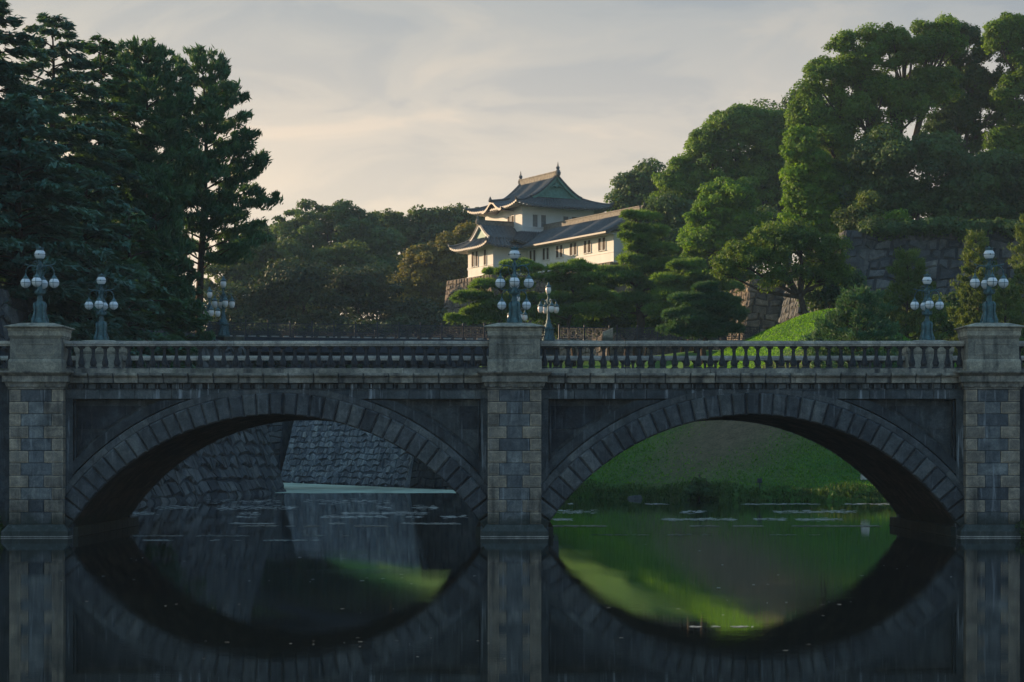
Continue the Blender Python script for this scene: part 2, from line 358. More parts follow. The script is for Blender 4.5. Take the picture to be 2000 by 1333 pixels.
# ------------------------------------------------------------------ castle style stone walls
def stone_wall(name, segs, label, mat, z0, z1, batter=0.28, sw=1.1, sh=0.75, thick=3.0, cap=True, seed=1, cat='stone wall', curve=0.0, corner=False):
    """segs: base points of the outer face, walked so that the outside is on the right hand"""
    rd = random.Random(seed); mb = MB(); H = z1-z0; n = len(segs)-1
    def off(z):                                # inward offset with a slight fan curve
        t = (z-z0)/H; return batter*H*(t*(1-curve)+curve*(1-(1-t)**2))
    P = [Vector(p) for p in segs]; nor = []
    for i in range(n):
        d = (P[i+1]-P[i]).normalized(); nor.append(Vector((-d.y, d.x)))   # inward normal
    def corner_pt(i, z):
        o = off(z)
        if i == 0: return P[0]+nor[0]*o
        if i == n: return P[n]+nor[n-1]*o
        a, b = nor[i-1], nor[i]; m = (a+b); return P[i]+m*(o/(m.dot(a)))
    for i in range(n):
        nin = Vector((nor[i].x, nor[i].y, -batter)).normalized()
        rows = max(1, int(round(H/sh)))
        zz = [z0+H*k/rows for k in range(rows+1)]
        ph = [(rd.uniform(0, 6), rd.uniform(0, 6), rd.uniform(0, 6)) for _ in range(rows+1)]
        def wv(r, d): return 0 if r in (0, rows) else sh*(.17*math.sin(d/sw*1.9+ph[r][0])+.13*math.sin(d/sw*3.7+ph[r][1])+.09*math.sin(d/sw*6.1+ph[r][2]))
        for r in range(rows):
            a0, a1 = corner_pt(i, zz[r]), corner_pt(i+1, zz[r]); b0, b1 = corner_pt(i, zz[r+1]), corner_pt(i+1, zz[r+1])
            Ls = (a1-a0).length; m = max(1, int(Ls/sw)); cuts = [0.0]; t = 0
            while t < 1:
                t += rd.uniform(0.5, 1.7)*sw/Ls
                if t > 1-0.4*sw/Ls: break
                cuts.append(t)
            cuts.append(1.0)
            for k in range(len(cuts)-1):
                t0, t1 = cuts[k], cuts[k+1]
                j = lambda: rd.uniform(-0.10, 0.10)*sh
                w_ = (t1-t0)*Ls; g_ = 0.035
                def pt(t, top, dx, dz, out_):
                    q = (b0.lerp(b1, t) if top else a0.lerp(a1, t)); z = (zz[r+1] if top else zz[r])+wv(r+top, t*Ls)
                    d = (a1-a0).normalized(); v = Vector((q.x+d.x*dx, q.y+d.y*dx, z+dz)); return v-nin*out_
                jt = [j()*0.5 for _ in range(4)]
                jj = [rd.uniform(0, .13)*w_ for _ in range(4)]; base = [pt(t0, 0, g_+jj[0], g_+0, 0), pt(t1, 0, -g_-jj[1], g_, 0), pt(t1, 1, -g_-jj[2], -g_, 0), pt(t0, 1, g_+jj[3], -g_, 0)]
                o_ = rd.uniform(0.08, 0.22)*min(1.2, sh); ins = min(0.16, 0.18*min(w_, sh))
                topf = [pt(t0, 0, g_+ins+abs(jt[0]), ins+jt[0]*.5, o_*rd.uniform(.7, 1.2)), pt(t1, 0, -g_-ins, ins+jt[1]*.5, o_*rd.uniform(.7, 1.2)), pt(t1, 1, -g_-ins-abs(jt[2]), -ins+jt[2]*.5, o_*rd.uniform(.7, 1.2)), pt(t0, 1, g_+ins, -ins, o_*rd.uniform(.7, 1.2))]
                mb.cr = min(1, max(0, rd.gauss(0.5, 0.22)))
                mb.add(base+topf, [(4, 5, 6, 7), (0, 1, 5, 4), (1, 2, 6, 5), (2, 3, 7, 6), (3, 0, 4, 7)])
        # backing face and body
        mb.cr = 0.0
        a0, a1, b0, b1 = corner_pt(i, z0), corner_pt(i+1, z0), corner_pt(i, z1), corner_pt(i+1, z1)
        k = 0.02
        A = [Vector((q.x+nor[i].x*k, q.y+nor[i].y*k, z)) for q, z in ((a0, z0), (a1, z0), (b1, z1), (b0, z1))]
        B = [Vector((q.x+nor[i].x*thick, q.y+nor[i].y*thick, z)) for q, z in ((b0, z1), (b1, z1), (b1, z0), (b0, z0))]
        rows2 = 8 if curve else 1
        for r in range(rows2):
            za, zb_ = z0+H*r/rows2, z0+H*(r+1)/rows2
            q = [corner_pt(i, za), corner_pt(i+1, za), corner_pt(i+1, zb_), corner_pt(i, zb_)]
            mb.add([Vector((p.x+nor[i].x*k, p.y+nor[i].y*k, z)) for p, z in zip(q, (za, za, zb_, zb_))], [(0, 1, 2, 3)])
        mb.cr = 0.5
        mb.add([A[3], A[2], B[1], B[0], B[2], B[3], A[0], A[1]], [(0, 1, 2, 3), (3, 2, 4, 5), (6, 0, 3, 5), (7, 4, 2, 1)])
    o = mb.build(name, mat)
    return tag(o, label, cat)
stone_wall('moat_wall', [(-17.9, 172), (-18.2, 166.4), (-24.3, 100), (-23.0, 93)][::-1], 'tall dark battered stone wall along the left side of the moat, under the conifers', M['castle'], -0.6, 11.6, 0.28, 1.3, 0.9, curve=0.25, seed=3, cat='stone wall')
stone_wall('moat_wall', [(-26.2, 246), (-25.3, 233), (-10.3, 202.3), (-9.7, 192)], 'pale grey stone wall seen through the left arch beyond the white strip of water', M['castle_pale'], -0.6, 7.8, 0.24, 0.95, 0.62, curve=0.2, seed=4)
stone_wall('bridge_abutment', [(-9.2, 191.6), (-3.0, 186), (-1.0, 170)], 'dark stone abutment wall right of the pale moat wall, seen through the left arch', M['castle'], -0.6, 8.0, 0.2, 1.1, 0.7, seed=5, cat='abutment')
stone_wall('recess_wall', [(-60, 257), (-45, 251.8), (-26.6, 244.6)], 'dark ivy-grown wall in the gap between the two moat walls', M['castle'], -0.6, 9.0, 0.2, 1.1, 0.7, seed=9)
stone_wall('corner_bastion', [(26.2, 226), (26.2, 184.3), (84, 184.3)], 'high stone bastion under the great camphor tree, its narrow left face in sun', M['castle'], 10.4, 22.4, 0.22, 1.15, 0.85, curve=0.2, seed=6, cat='stone wall')
stone_wall('corner_bastion', [(22.7, 252), (23.6, 224), (33, 223.4)], 'lower stone bastion behind the cherry tree, left face in sun and front in shade', M['castle_warm'], 11.8, 21.3, 0.14, 1.0, 0.75, seed=7, cat='stone wall')
def uvp(u, v): return (C0[0]+CU[0]*u+CV[0]*v, C0[1]+CU[1]*u+CV[1]*v)
stone_wall('tower_base', [uvp(-6.6, 12), uvp(-6.6, -2.9), uvp(-1.9, -2.9), uvp(-1.9, -24.2), uvp(16, -24.2)], 'brown stone base wall carrying the white watchtower and its gallery', M['castle_warm'], 12.3, 25.4, 0.145, 0.85, 0.62, curve=0.3, seed=8, cat='stone base')

M['lattice'] = simple('pale wooden lattice', (0.22, 0.21, 0.20), 0.8, 0.2)

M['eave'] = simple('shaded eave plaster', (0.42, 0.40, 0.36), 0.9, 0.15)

M['frieze'] = stone_mat('lime streaked frieze stone', (0.055, 0.07, 0.08), (0.13, 0.15, 0.165), stain=(0.018, 0.023, 0.027), stain_amt=0.6, streak=0.6, lime=0.95)
M['lf_grass'] = leaf_mat('grass blades', (0.04, 0.125, 0.02), (0.11, 0.25, 0.03), 0.55)
M['rail_iron'] = simple('blue grey railing paint', (0.018, 0.022, 0.030), 0.5, 0.4)

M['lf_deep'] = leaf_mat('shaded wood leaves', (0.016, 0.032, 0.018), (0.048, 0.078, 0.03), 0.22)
M['lf_cherry'] = leaf_mat('cherry leaves', (0.042, 0.085, 0.024), (0.12, 0.20, 0.045), 0.4)

# ------------------------------------------------------------------ the stone bridge
Y1 = 76.7; DEPTH = 12.8; PC = [-16.93, 0.09, 17.11]; HW = 0.965; PXM = 54.9
def zz(py): return (1050-py)/PXM
RI, RO = 8.79, 9.58; CRZ = zz(810.5); ACZ = CRZ-RI
bridge = empty('stone_bridge', (0.09, Y1, 0)); tag(bridge, 'grey granite bridge with two wide round arches, three piers and a balustrade, in the moat', 'bridge')
BX, BY = 0.09, Y1
def bb_(mb, name, mats, parent=None, bevel=0.0):
    mb.v = [(x-BX, y-BY, z) for x, y, z in mb.v]; return mb.build(name, mats, parent or bridge, bevel)
def side_y(side, d): return Y1+d if side == 0 else Y1+DEPTH-d
rd = random.Random(11)
def sbox(mb, side, x0, x1, d0, d1, z0, z1): mb.box(x0, x1, side_y(side, d0), side_y(side, d1), z0, z1)
for side in (0, 1):
    # ---- piers
    for pi, c in enumerate(PC):
        mb = MB(); rows = [zz(1025)+(zz(761)-zz(1025))*k/11 for k in range(12)]
        mb.cm = 1; mb.cr = 0.1; sbox(mb, side, c-HW+.03, c+HW-.03, 0.04, 1.3, -0.6, rows[-1])
        for k in range(11):
            z0, z1 = rows[k], rows[k+1]; shortr = (k % 2 == 0); wdt = 0.42 if shortr else 0.69; g = 0.012
            for sx in (-1, 1):
                mb.cm = 0; mb.cr = rd.uniform(0.2, 0.6)+.3
                xa, xb = c+sx*HW, c+sx*(HW-wdt)
                sbox(mb, side, min(xa, xb)+g, max(xa, xb)-g, 0.0, 1.0 if shortr else 0.8, z0+g, z1-g)
                # raised margin inside the block
                mb.cr = mb.cr-0.32+rd.uniform(-.1, .1); sbox(mb, side, min(xa, xb)+.05, max(xa, xb)-.05, -0.013, 0.1, z0+.05, z1-.05)
            mb.cm = 1; mb.cr = rd.uniform(0.15, 1.0); hw = HW-wdt
            sbox(mb, side, c-hw+g, c+hw-g, 0.012+rd.uniform(0, .008), 0.2, z0+g, z1-g)
        p = bb_(mb, 'pier', [M['beige'], M['blue']], bevel=0.012)
        mb = MB(); mb.cr = .8
        ym = side_y(side, 0.6)
        mb.sqstack(c, ym, [(1.19, 0.83, -0.6), (1.19, 0.83, 0.22), (1.02, 0.66, 0.42), (1.0, .64, 0.455)])
        q = bb_(mb, 'plinth', M['blue'], p, 0.01)
        mb = MB(); mb.sqstack(c, ym, [(1.205, .845, 0.015), (1.205, .845, 0.05)]); bb_(mb, 'waterline_band', M['rail'], p)
        # capital
        mb = MB(); mb.cr = .6
        mb.sqstack(c, ym+(0.0), [(1.0, .63, zz(761)+.002), (1.0, .63, zz(757)), (1.05, .68, zz(756)), (1.10, .73, zz(747))])
        for s2 in np.linspace(-0.8, 0.8, 5):
            mb.cr = rd.uniform(.4, .9); sbox(mb, side, c+s2-.1, c+s2+.1, -0.10, 0.2, zz(757), zz(747.5))
        mb.cr = .65; mb.sqstack(c, ym, [(1.17, .80, zz(747)+.002), (1.17, .80, zz(735)), (1.20, .83, zz(734)), (1.33, .95, zz(729)), (1.34, .96, zz(725.5))])
        bb_(mb, 'capital', M['cornice'], p, 0.01)
        # pedestal
        mb = MB(); ym2 = side_y(side, 0.62); pd = 0.78
        mb.cr = .6; mb.sqstack(c, ym2, [(.97, pd, zz(725.5)+.002), (.97, pd, zz(708)), (.955, pd-.015, zz(705)), (.93, pd-.04, zz(702))])
        mb.cr = .4; mb.sqstack(c, ym2, [(.91, pd-.06, zz(702)), (.91, pd-.06, zz(662)), (.94, pd-.03, zz(660)), (.94, pd-.03, zz(657))])
        mb.cr = .75; mb.sqstack(c, ym2, [(.965, pd, zz(657)), (.965, pd, zz(647)), (.985, pd+.02, zz(645.5)), (1.0, pd+.03, zz(642)), (1.08, pd+.1, zz(640.5)), (1.09, pd+.11, zz(638)), (.60, pd*.6, zz(630.8)), (.3, .3, zz(630))])
        # panel frame on the die
        y0 = -0.16+.06-.002
        for (xa, xb, za, zb_) in ((-.66, .66, 671, 673), (-.66, .66, 692, 694), (-.66, -.625, 671, 694), (.625, .66, 671, 694)):
            mb.cr = .55; sbox(mb, side, c+xa, c+xb, 0.62-(pd-.06)-.018, 0.62-(pd-.06)+.05, zz(zb_), zz(za))
        bb_(mb, 'pedestal', M['cap'], bevel=0.012)
    # ---- bays
    for bi in (0, 1):
        xa, xb = PC[bi]+HW-.05, PC[bi+1]-HW+.05; xm = (PC[bi]+PC[bi+1])/2
        ztop = zz(760)
        # spandrel wall (frame plane d=.45)
        def arc_z(x, r):
            d = abs(x-xm); return ACZ+math.sqrt(max(r*r-d*d, 0)) if d < r else -0.6
        mb = MB(); mb.cr = .5; xsn = np.linspace(xa, xb, 60); r_w = RO-.1
        d0 = .80; mb.cr = .95
        for i in range(59):
            x0, x1 = xsn[i], xsn[i+1]; z0, z1 = max(-.6, arc_z(x0, r_w)), max(-.6, arc_z(x1, r_w)); y = side_y(side, d0)
            if z0 < ztop and z1 < ztop: mb.add([(x0, y, z0), (x1, y, z1), (x1, y, ztop), (x0, y, ztop)], [(0, 1, 2, 3) if side == 0 else (3, 2, 1, 0)])
        # ashlar courses laid over the field, a few cm thick
        for k in range(10):
            za, zb_ = zz(965-k*23.4), zz(965-(k+1)*23.4)
        # big stone panels
        zc = [zz(1000), zz(905), zz(839), zz(792)]
        for k in range(3):
            xc = xa+.1
            while xc < xb-.1:
                wd = rd.uniform(0.8, 1.9); xe = min(xc+wd, xb-.1); rr = RO+.75
                # clip stones against the extrados by building their lower edge along it
                n = 8; xx = np.linspace(xc+.014, xe-.014, n+1)
                lo = [max(zc[k]+.012, arc_z(x, rr)) for x in xx]; hi = zc[k+1]-.012
                mb.cr = rd.choice([.05, .2, .4, .6, .9]); yf = side_y(side, d0-.04)
                for i in range(n):
                    if lo[i] < hi and lo[i+1] < hi:
                        mb.add([(xx[i], yf, lo[i]), (xx[i+1], yf, lo[i+1]), (xx[i+1], yf, hi), (xx[i], yf, hi)], [(0, 1, 2, 3) if side == 0 else (3, 2, 1, 0)])
                xc = xe
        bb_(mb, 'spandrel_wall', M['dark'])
        # panel frame mouldings: vertical strips, then one curved strip each side of the crown
        for sx, xe in ((1, xa), (-1, xb)):
            mb = MB(); mb.cr = .6; e0, e1 = sorted((xe, xe+sx*.30)); sbox(mb, side, e0, e1, .45, .9, -.5, ztop); bb_(mb, 'pilaster_strip', M['frieze'])
            mb = MB(); e0, e1 = sorted((xe+sx*.34, xe+sx*.40)); sbox(mb, side, e0, e1, .52, .9, 0.9, zz(783)); bb_(mb, 'panel_bead', M['dark'])
            mb = MB(); mb.cr = .6
            for i in range(59):
                x0, x1 = xsn[i], xsn[i+1]
                if (x0+x1)/2-xm > 0 and sx > 0 or (x0+x1)/2-xm < 0 and sx < 0: continue
                r0, r1, dd = RO+.30, RO+.62, .47
                a0, a1, b0, b1 = arc_z(x0, r0), arc_z(x1, r0), arc_z(x0, r1), arc_z(x1, r1)
                b0, b1 = min(b0, zz(781)), min(b1, zz(781)); a0, a1 = min(a0, b0), min(a1, b1)
                if b0-a0 > .01 or b1-a1 > .01:
                    ya, yb = side_y(side, dd), side_y(side, .82)
                    mb.add([(x0, ya, a0), (x1, ya, a1), (x1, ya, b1), (x0, ya, b0), (x0, yb, b0), (x1, yb, b1), (x0, yb, a0), (x1, yb, a1)], [(0, 1, 2, 3), (3, 2, 5, 4), (0, 1, 7, 6)])
            bb_(mb, 'panel_moulding', M['dark'])
        # archivolt band just outside the voussoirs
        mb = MB(); nseg = 34; amax = math.radians(60)
        for k in range(nseg):
            t0, t1 = -amax+2*amax*k/nseg+.001, -amax+2*amax*(k+1)/nseg-.001; mb.cr = rd.uniform(.4, 1)
            P_ = lambda t, r, d: (xm+r*math.sin(t), side_y(side, d), min(ACZ+r*math.cos(t), zz(762)))
            r0, r1 = RO+.02, RO+.26
            q = [P_(t0, r0, .40), P_(t1, r0, .40), P_(t1, r1-.04, .40), P_(t0, r1-.04, .40), P_(t0, r1, .46), P_(t1, r1, .46), P_(t0, r1, .82), P_(t1, r1, .82), P_(t0, r0, .82), P_(t1, r0, .82)]
            mb.add(q, [(0, 1, 2, 3), (3, 2, 5, 4), (4, 5, 7, 6), (1, 0, 8, 9)])
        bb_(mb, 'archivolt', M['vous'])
        # voussoirs
        mb = MB(); nv = 41; amax = math.radians(61.5)
        for k in range(nv):
            t0, t1 = -amax+2*amax*k/nv, -amax+2*amax*(k+1)/nv; g = .0022
            mb.cr = rd.uniform(.2, .95); P_ = lambda t, r, d: (xm+r*math.sin(t), side_y(side, d), ACZ+r*math.cos(t))
            pr = rd.uniform(-.012, .012)
            kz = 0.06 if abs(k-nv//2) <= 0 else 0
            q = []
            for (tt0, tt1, r0, r1, d) in ((t0+g, t1-g, RI, RO, .62), (t0+g, t1-g, RI, RO, .37+pr), (t0+g+.0055, t1-g-.0055, RI+.05, RO-.06, .30+pr-kz)):
                q += [P_(tt0, r0, d), P_(tt1, r0, d), P_(tt1, r1, d), P_(tt0, r1, d)]
            fs = [(8, 9, 10, 11)]
            for o in (0, 4):
                for j in range(4): fs.append((o+j, o+(j+1) % 4, o+4+(j+1) % 4, o+4+j))
            mb.add(q, fs)
            # backing of the joint
            mb.cr = 0.0; mb.add([P_(t0-.003, RI+.02, .40), P_(t0+.003, RI+.02, .40), P_(t0+.003, RO, .40), P_(t0-.003, RO, .40)], [(0, 1, 2, 3)])
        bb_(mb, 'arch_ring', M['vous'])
        # frieze under the cornice
        mb = MB(); xc = xa
        while xc < xb-.01:
            xe = min(xc+rd.uniform(.9, 1.5), xb); mb.cr = rd.uniform(.3, 1)
            sbox(mb, side, xc+.006, xe-.006, .42, .95, zz(779), zz(762)); xc = xe
        mb.cr = .35; sbox(mb, side, xa, xb, .50, .9, zz(760), zz(748))
        mb.cr = .5; sbox(mb, side, xa, xb, .40, .8, zz(761.8), zz(760.2))
        xk = xa+.16
        while xk < xb:
            mb.cr = rd.uniform(.3, 1); sbox(mb, side, xk-.12, xk+.12, .38, .5, zz(759), zz(749)); mb.cr = .3; sbox(mb, side, xk+.17, xk+.22, .40, .52, zz(758), zz(750)); xk += .425
        bb_(mb, 'frieze', M['frieze'], bevel=.008)
        # cornice slabs
        mb = MB(); xc = xa; sl = (xb-xa)/17
        for k in range(17):
            x0, x1 = xa+k*sl+.025, xa+(k+1)*sl-.025; mb.cr = rd.uniform(.35, 1)
            for (d, za, zb_) in ((.24, 748, 736.8), (.17, 736.7, 734.5), (.10, 734.4, 729)): sbox(mb, side, x0, x1, d, 1.2, zz(za), zz(zb_))
        mb.cr = .1; sbox(mb, side, xa, xb, .3, 1.2, zz(747.9), zz(729.5))
        bb_(mb, 'cornice', M['cornice'], bevel=.015)
    # ---- balustrades (main bays plus the short wings beyond the end piers)
    for bi, (xa, xb) in enumerate(((PC[0]+.92, PC[1]-.92), (PC[1]+.92, PC[2]-.92), (PC[0]-5.5, PC[0]-.92), (PC[2]+.92, PC[2]+5.5))):
        bal = empty('balustrade', (0, 0, 0)); bal.parent = bridge
        def sub(mb, name, mat, bevel=0.0):
            return bb_(mb, name, mat, bal, bevel)
        mb = MB(); nseg = max(1, round((xb-xa)/3.1)); sl = (xb-xa)/nseg
        for k in range(nseg):
            mb.cr = rd.uniform(.4, .9); x0, x1 = xa+k*sl+.006, xa+(k+1)*sl-.006
            sbox(mb, side, x0, x1, .40, .80, zz(675.5), zz(672)); sbox(mb, side, x0, x1, .36, .84, zz(671.9), zz(667.5)); sbox(mb, side, x0, x1, .39, .81, zz(667.4), zz(665.3))
        sub(mb, 'top_rail', M['rail'], .012)
        mb = MB()
        for k in range(nseg):
            mb.cr = rd.uniform(.3, .9); x0, x1 = xa+k*sl+.006, xa+(k+1)*sl-.006
            sbox(mb, side, x0, x1, .38, .82, zz(728.9), zz(721)); sbox(mb, side, x0, x1, .42, .78, zz(720.9), zz(719))
        sub(mb, 'base_course', M['cornice'], .012)
        if bi > 1:
            mb = MB(); mb.cr = .5; sbox(mb, side, xa, xb, .2, 1.4, -.6, zz(729.2)); sub(mb, 'wing_wall', M['dark'])
        # balusters
        h0, h1 = zz(718.9), zz(675.6); prof = [(.115, 0), (.115, .07), (.075, .09), (.085, .13), (.105, .22), (.10, .30), (.07, .45), (.05, .62), (.047, .74), (.062, .80), (.05, .84), (.075, .90), (.11, .925), (.11, 1.0)]; prof = [(r_*1.16, z_) for r_, z_ in prof]
        if bi == 0 and side == 0:
            mb = MB(); mb.cr = .5; hh = h1-h0
            for (a, b_) in ((0, .075), (.93, 1.0)): mb.box(-.115, .115, -.115, .115, hh*a, hh*b_)
            mb.csm = True; mb.lathe(0, 0, [(r, z*hh) for r, z in prof[2:-1]], 10)
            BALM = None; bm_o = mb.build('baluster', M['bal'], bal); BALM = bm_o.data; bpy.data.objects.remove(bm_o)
        nb = max(1, int(round((xb-xa-.3)/.42))); st = (xb-xa-.3)/nb
        rest = []
        for k in range(nb+1):
            x = xa+.15+k*st
            if 'NBAL' not in globals(): NBAL = [0]
            vis = (side == 0 and bi < 2) or (side == 1 and bi < 2 and NBAL[0] < 100)
            if vis:
                NBAL[0] += 1; o = link('baluster', BALM, bal); o.location = (x-BX, side_y(side, .60)-BY, h0)
            else: rest.append(x)
        if rest:
            n0 = len(BALM.vertices); vv = np.zeros(n0*3, np.float32); BALM.vertices.foreach_get('co', vv); vv = vv.reshape(-1, 3)
            mb = MB(); mb.csm = True
            fl = [tuple(p.vertices) for p in BALM.polygons]
            for x in rest: mb.cr = .5; mb.add(vv+np.array([x-BX, side_y(side, .60)-BY, h0]), fl)
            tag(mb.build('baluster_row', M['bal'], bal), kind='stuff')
# vaults, ledges, deck
for bi in (0, 1):
    xm = (PC[bi]+PC[bi+1])/2; mb = MB(); amax = math.radians(60.5); nv = 44
    ycuts = np.arange(Y1+.63, Y1+DEPTH-.62, .62)
    ycuts = list(ycuts[:-1])+[Y1+DEPTH-.62]
    for k in range(nv):
        t0, t1 = -amax+2*amax*k/nv, -amax+2*amax*(k+1)/nv
        for j in range(len(ycuts)-1):
            mb.cr = rd.uniform(.1, .95); rr = RI+rd.uniform(0, .02); g = .006; off = (k % 2)*.0
            ya, yb = ycuts[j]+g, ycuts[j+1]-g
            P_ = lambda t, y: (xm+rr*math.sin(t), y, ACZ+rr*math.cos(t))
            mb.add([P_(t0+.0009, ya), P_(t1-.0009, ya), P_(t1-.0009, yb), P_(t0+.0009, yb)], [(0, 1, 2, 3)])
    mb.cr = 0
    mb.patch(lambda s, t: (xm+(RI+.035)*math.sin(-amax+2*amax*s), Y1+.4+(DEPTH-.8)*t, ACZ+(RI+.035)*math.cos(-amax+2*amax*s)), 40, 1)
    bb_(mb, 'vault', M['barrel'])
    for sx in (-1, 1):
        mb = MB(); x0 = xm+sx*7.12; x1 = xm+sx*8.2; mb.cr = .6
        ycs = np.linspace(Y1+.5, Y1+DEPTH+.25, 11)
        for j in range(10):
            mb.cr = rd.uniform(.2, .9); mb.box(min(x0, x1), max(x0, x1), ycs[j]+.006, ycs[j+1]-.006, -.6, .36)
            mb.cr = 1; mb.box(min(x0-sx*.03, x1), max(x0-sx*.03, x1), ycs[j]+.002, ycs[j+1]-.002, .01, .045)
        bb_(mb, 'springer_ledge', M['barrel'], bevel=.02)
mb = MB(); mb.box(PC[0]-6, PC[2]+6, Y1+.9, Y1+DEPTH-.9, zz(745), zz(727)); bb_(mb, 'deck', M['asphalt'])
for sx in (-1, 1):
    mb = MB(); x0 = PC[0]-9 if sx < 0 else PC[2]+.9; mb.box(x0, x0+8.1, Y1+1.41, Y1+DEPTH-1.41, -.6, zz(746)); bb_(mb, 'abutment_fill', M['dark'])

# ------------------------------------------------------------------ lamps on the stone bridge
def build_lamp():
    r = empty('bridge_lamp', (0, 0, 0)); q = lambda py: (630.5-py)/PXM
    mb = MB(); mb.csm = True
    # bell shaped square-ish base with four scroll feet
    mb.lathe(0, 0, [(.27, 0), (.27, q(627)), (.23, q(624)), (.20, q(616)), (.185, q(606)), (.20, q(598)), (.20, q(592)), (.16, q(588)), (.10, q(585)), (.115, q(583)), (.09, q(580)), (.085, q(574))], 12)
    for k in range(4):
        a = math.pi/4+k*math.pi/2; c, s_ = math.cos(a), math.sin(a)
        pts = [(.30, 0.02), (.31, q(624)), (.27, q(618)), (.22, q(608)), (.235, q(598)), (.23, q(591)), (.16, q(587))]
        mb.tube([(c*a_, s_*a_, z) for a_, z in pts], [.06, .065, .05, .04, .045, .045, .03], 6)
        mb.sphere((c*.30, s_*.30, .045), .07, 8, 6)
        a2 = k*math.pi/2; mb.torus((math.cos(a2)*.165, math.sin(a2)*.165, q(603)), .07, .018, 'X' if k % 2 == 0 else 'Y', 10, 4)
    mb.build('base', M['bronze'], r)
    mb = MB(); mb.csm = True
    mb.lathe(0, 0, [(.085, q(575)), (.11, q(573)), (.20, q(571)), (.215, q(568)), (.16, q(565)), (.10, q(562)), (.085, q(558)), (.075, q(545)), (.06, q(535)), (.075, q(532)), (.06, q(528)), (.055, q(521)), (.09, q(518)), (.10, q(514)), (.06, q(511)), (.04, q(508)), (.05, q(505.5)), (.09, q(504.5)), (.10, q(503))], 10)
    for k in range(8):
        a = k*math.pi/4; mb.tube([(math.cos(a)*.08, math.sin(a)*.08, q(566)), (math.cos(a)*.2, math.sin(a)*.2, q(563)), (math.cos(a)*.22, math.sin(a)*.22, q(568))], .018, 4)
    mb.build('column', M['bronze'], r)
    def globe(x, y, z, rad, topg):
        g = MB(); g.csm = True; g.sphere((x, y, z), rad, 18, 12); go = g.build('globe', M['globe'], r)
        c = MB(); c.csm = True; c.torus((x, y, z), rad+.004, .009, 'Z', 18, 4)
        if not topg:
            c.torus((x, y, z), rad+.004, .009, 'Y', 18, 4); c.torus((x, y, z), rad+.004, .009, 'X', 18, 4)
            c.lathe(x, y, [(rad*.62, z+rad*.80), (rad*.66, z+rad*.9), (rad*.45, z+rad*1.15), (rad*.22, z+rad*1.45), (rad*.12, z+rad*1.7), (rad*.1, z+rad*2.0)], 10)
            c.lathe(x, y, [(.01, z-rad*1.22), (.022, z-rad*1.12), (.03, z-rad*.98)], 6)
        else:
            for k in range(4):
                a = k*math.pi/2; c.sphere((x+math.cos(a)*(rad+.01), y+math.sin(a)*(rad+.01), z), .028, 6, 4)
            c.lathe(x, y, [(rad*.72, z+rad*.72), (rad*.8, z+rad*.82), (rad*.66, z+rad*.92), (rad*.66, z+rad*1.12), (rad*.78, z+rad*1.2), (rad*.4, z+rad*1.25), (rad*.18, z+rad*1.38), (rad*.1, z+rad*1.5)], 10)
            for k in range(8):
                a = k*math.pi/4; c.sphere((x+math.cos(a)*rad*.72, y+math.sin(a)*rad*.72, z+rad*1.22), .022, 5, 4)
            c.lathe(x, y, [(rad*.35, z-rad*1.08), (rad*.6, z-rad*.92), (rad*.7, z-rad*.75)], 10)
        c.build('cage', M['bronze'], go)
    globe(0, 0, q(494), .195, True)
    for k in range(4):
        a = k*math.pi/2; c, s_ = math.cos(a), math.sin(a)
        m2 = MB(); m2.csm = True; h = q(550)
        m2.tube([(c*.05, s_*.05, q(523)), (c*.15, s_*.15, q(517)), (c*.30, s_*.30, q(515.5)), (c*.43, s_*.43, q(519)), (c*.50, s_*.50, q(526)), (c*.51, s_*.51, h+.36)], [.028, .028, .025, .025, .022, .02], 6)
        m2.tube([(c*.30, s_*.30, q(515.5)), (c*.42, s_*.42, q(515)), (c*.52, s_*.52, q(513)), (c*.54, s_*.54, q(511.5))], [.02, .024, .02, .01], 5)
        m2.torus((c*.16, s_*.16, q(510)), .06, .014, 'Y' if k % 2 == 0 else 'X', 10, 4)
        m2.tube([(c*.06, s_*.06, q(540)), (c*.16, s_*.16, q(534)), (c*.22, s_*.22, q(524)), (c*.2, s_*.2, q(518))], .014, 4)
        m2.build('arm', M['bronze'], r)
        globe(c*.51, s_*.51, h, .183, False)
    return r
def copy_tree(o, parent=None):
    kids = list(o.children); c = o.copy(); COL.objects.link(c)
    if parent is not None: c.parent = parent
    for ch in kids: copy_tree(ch, c)
    return c
lamp0 = build_lamp(); zl = zz(630.5)
LG = 'globe lamps on the pedestals of the stone bridge'
spots = [(PC[1], 0, 'verdigris five-globe lamp on the nearer middle pedestal of the stone bridge'), (PC[0], 0, 'verdigris five-globe lamp on the nearer left pedestal of the stone bridge'), (PC[2], 0, 'verdigris five-globe lamp on the nearer right pedestal of the stone bridge'),
         (PC[0], 1, 'smaller-looking five-globe lamp on the far left pedestal, in front of the dark conifers'), (PC[1], 1, 'five-globe lamp on the far middle pedestal, mostly hidden behind the nearer lamp'), (PC[2], 1, 'smaller-looking five-globe lamp on the far right pedestal, in front of the young pines')]
for i, (x, s_, lb) in enumerate(spots):
    o = lamp0 if i == 0 else copy_tree(lamp0); o.location = (x, side_y(s_, .62), zl-.01); tag(o, lb, 'lamp', LG)

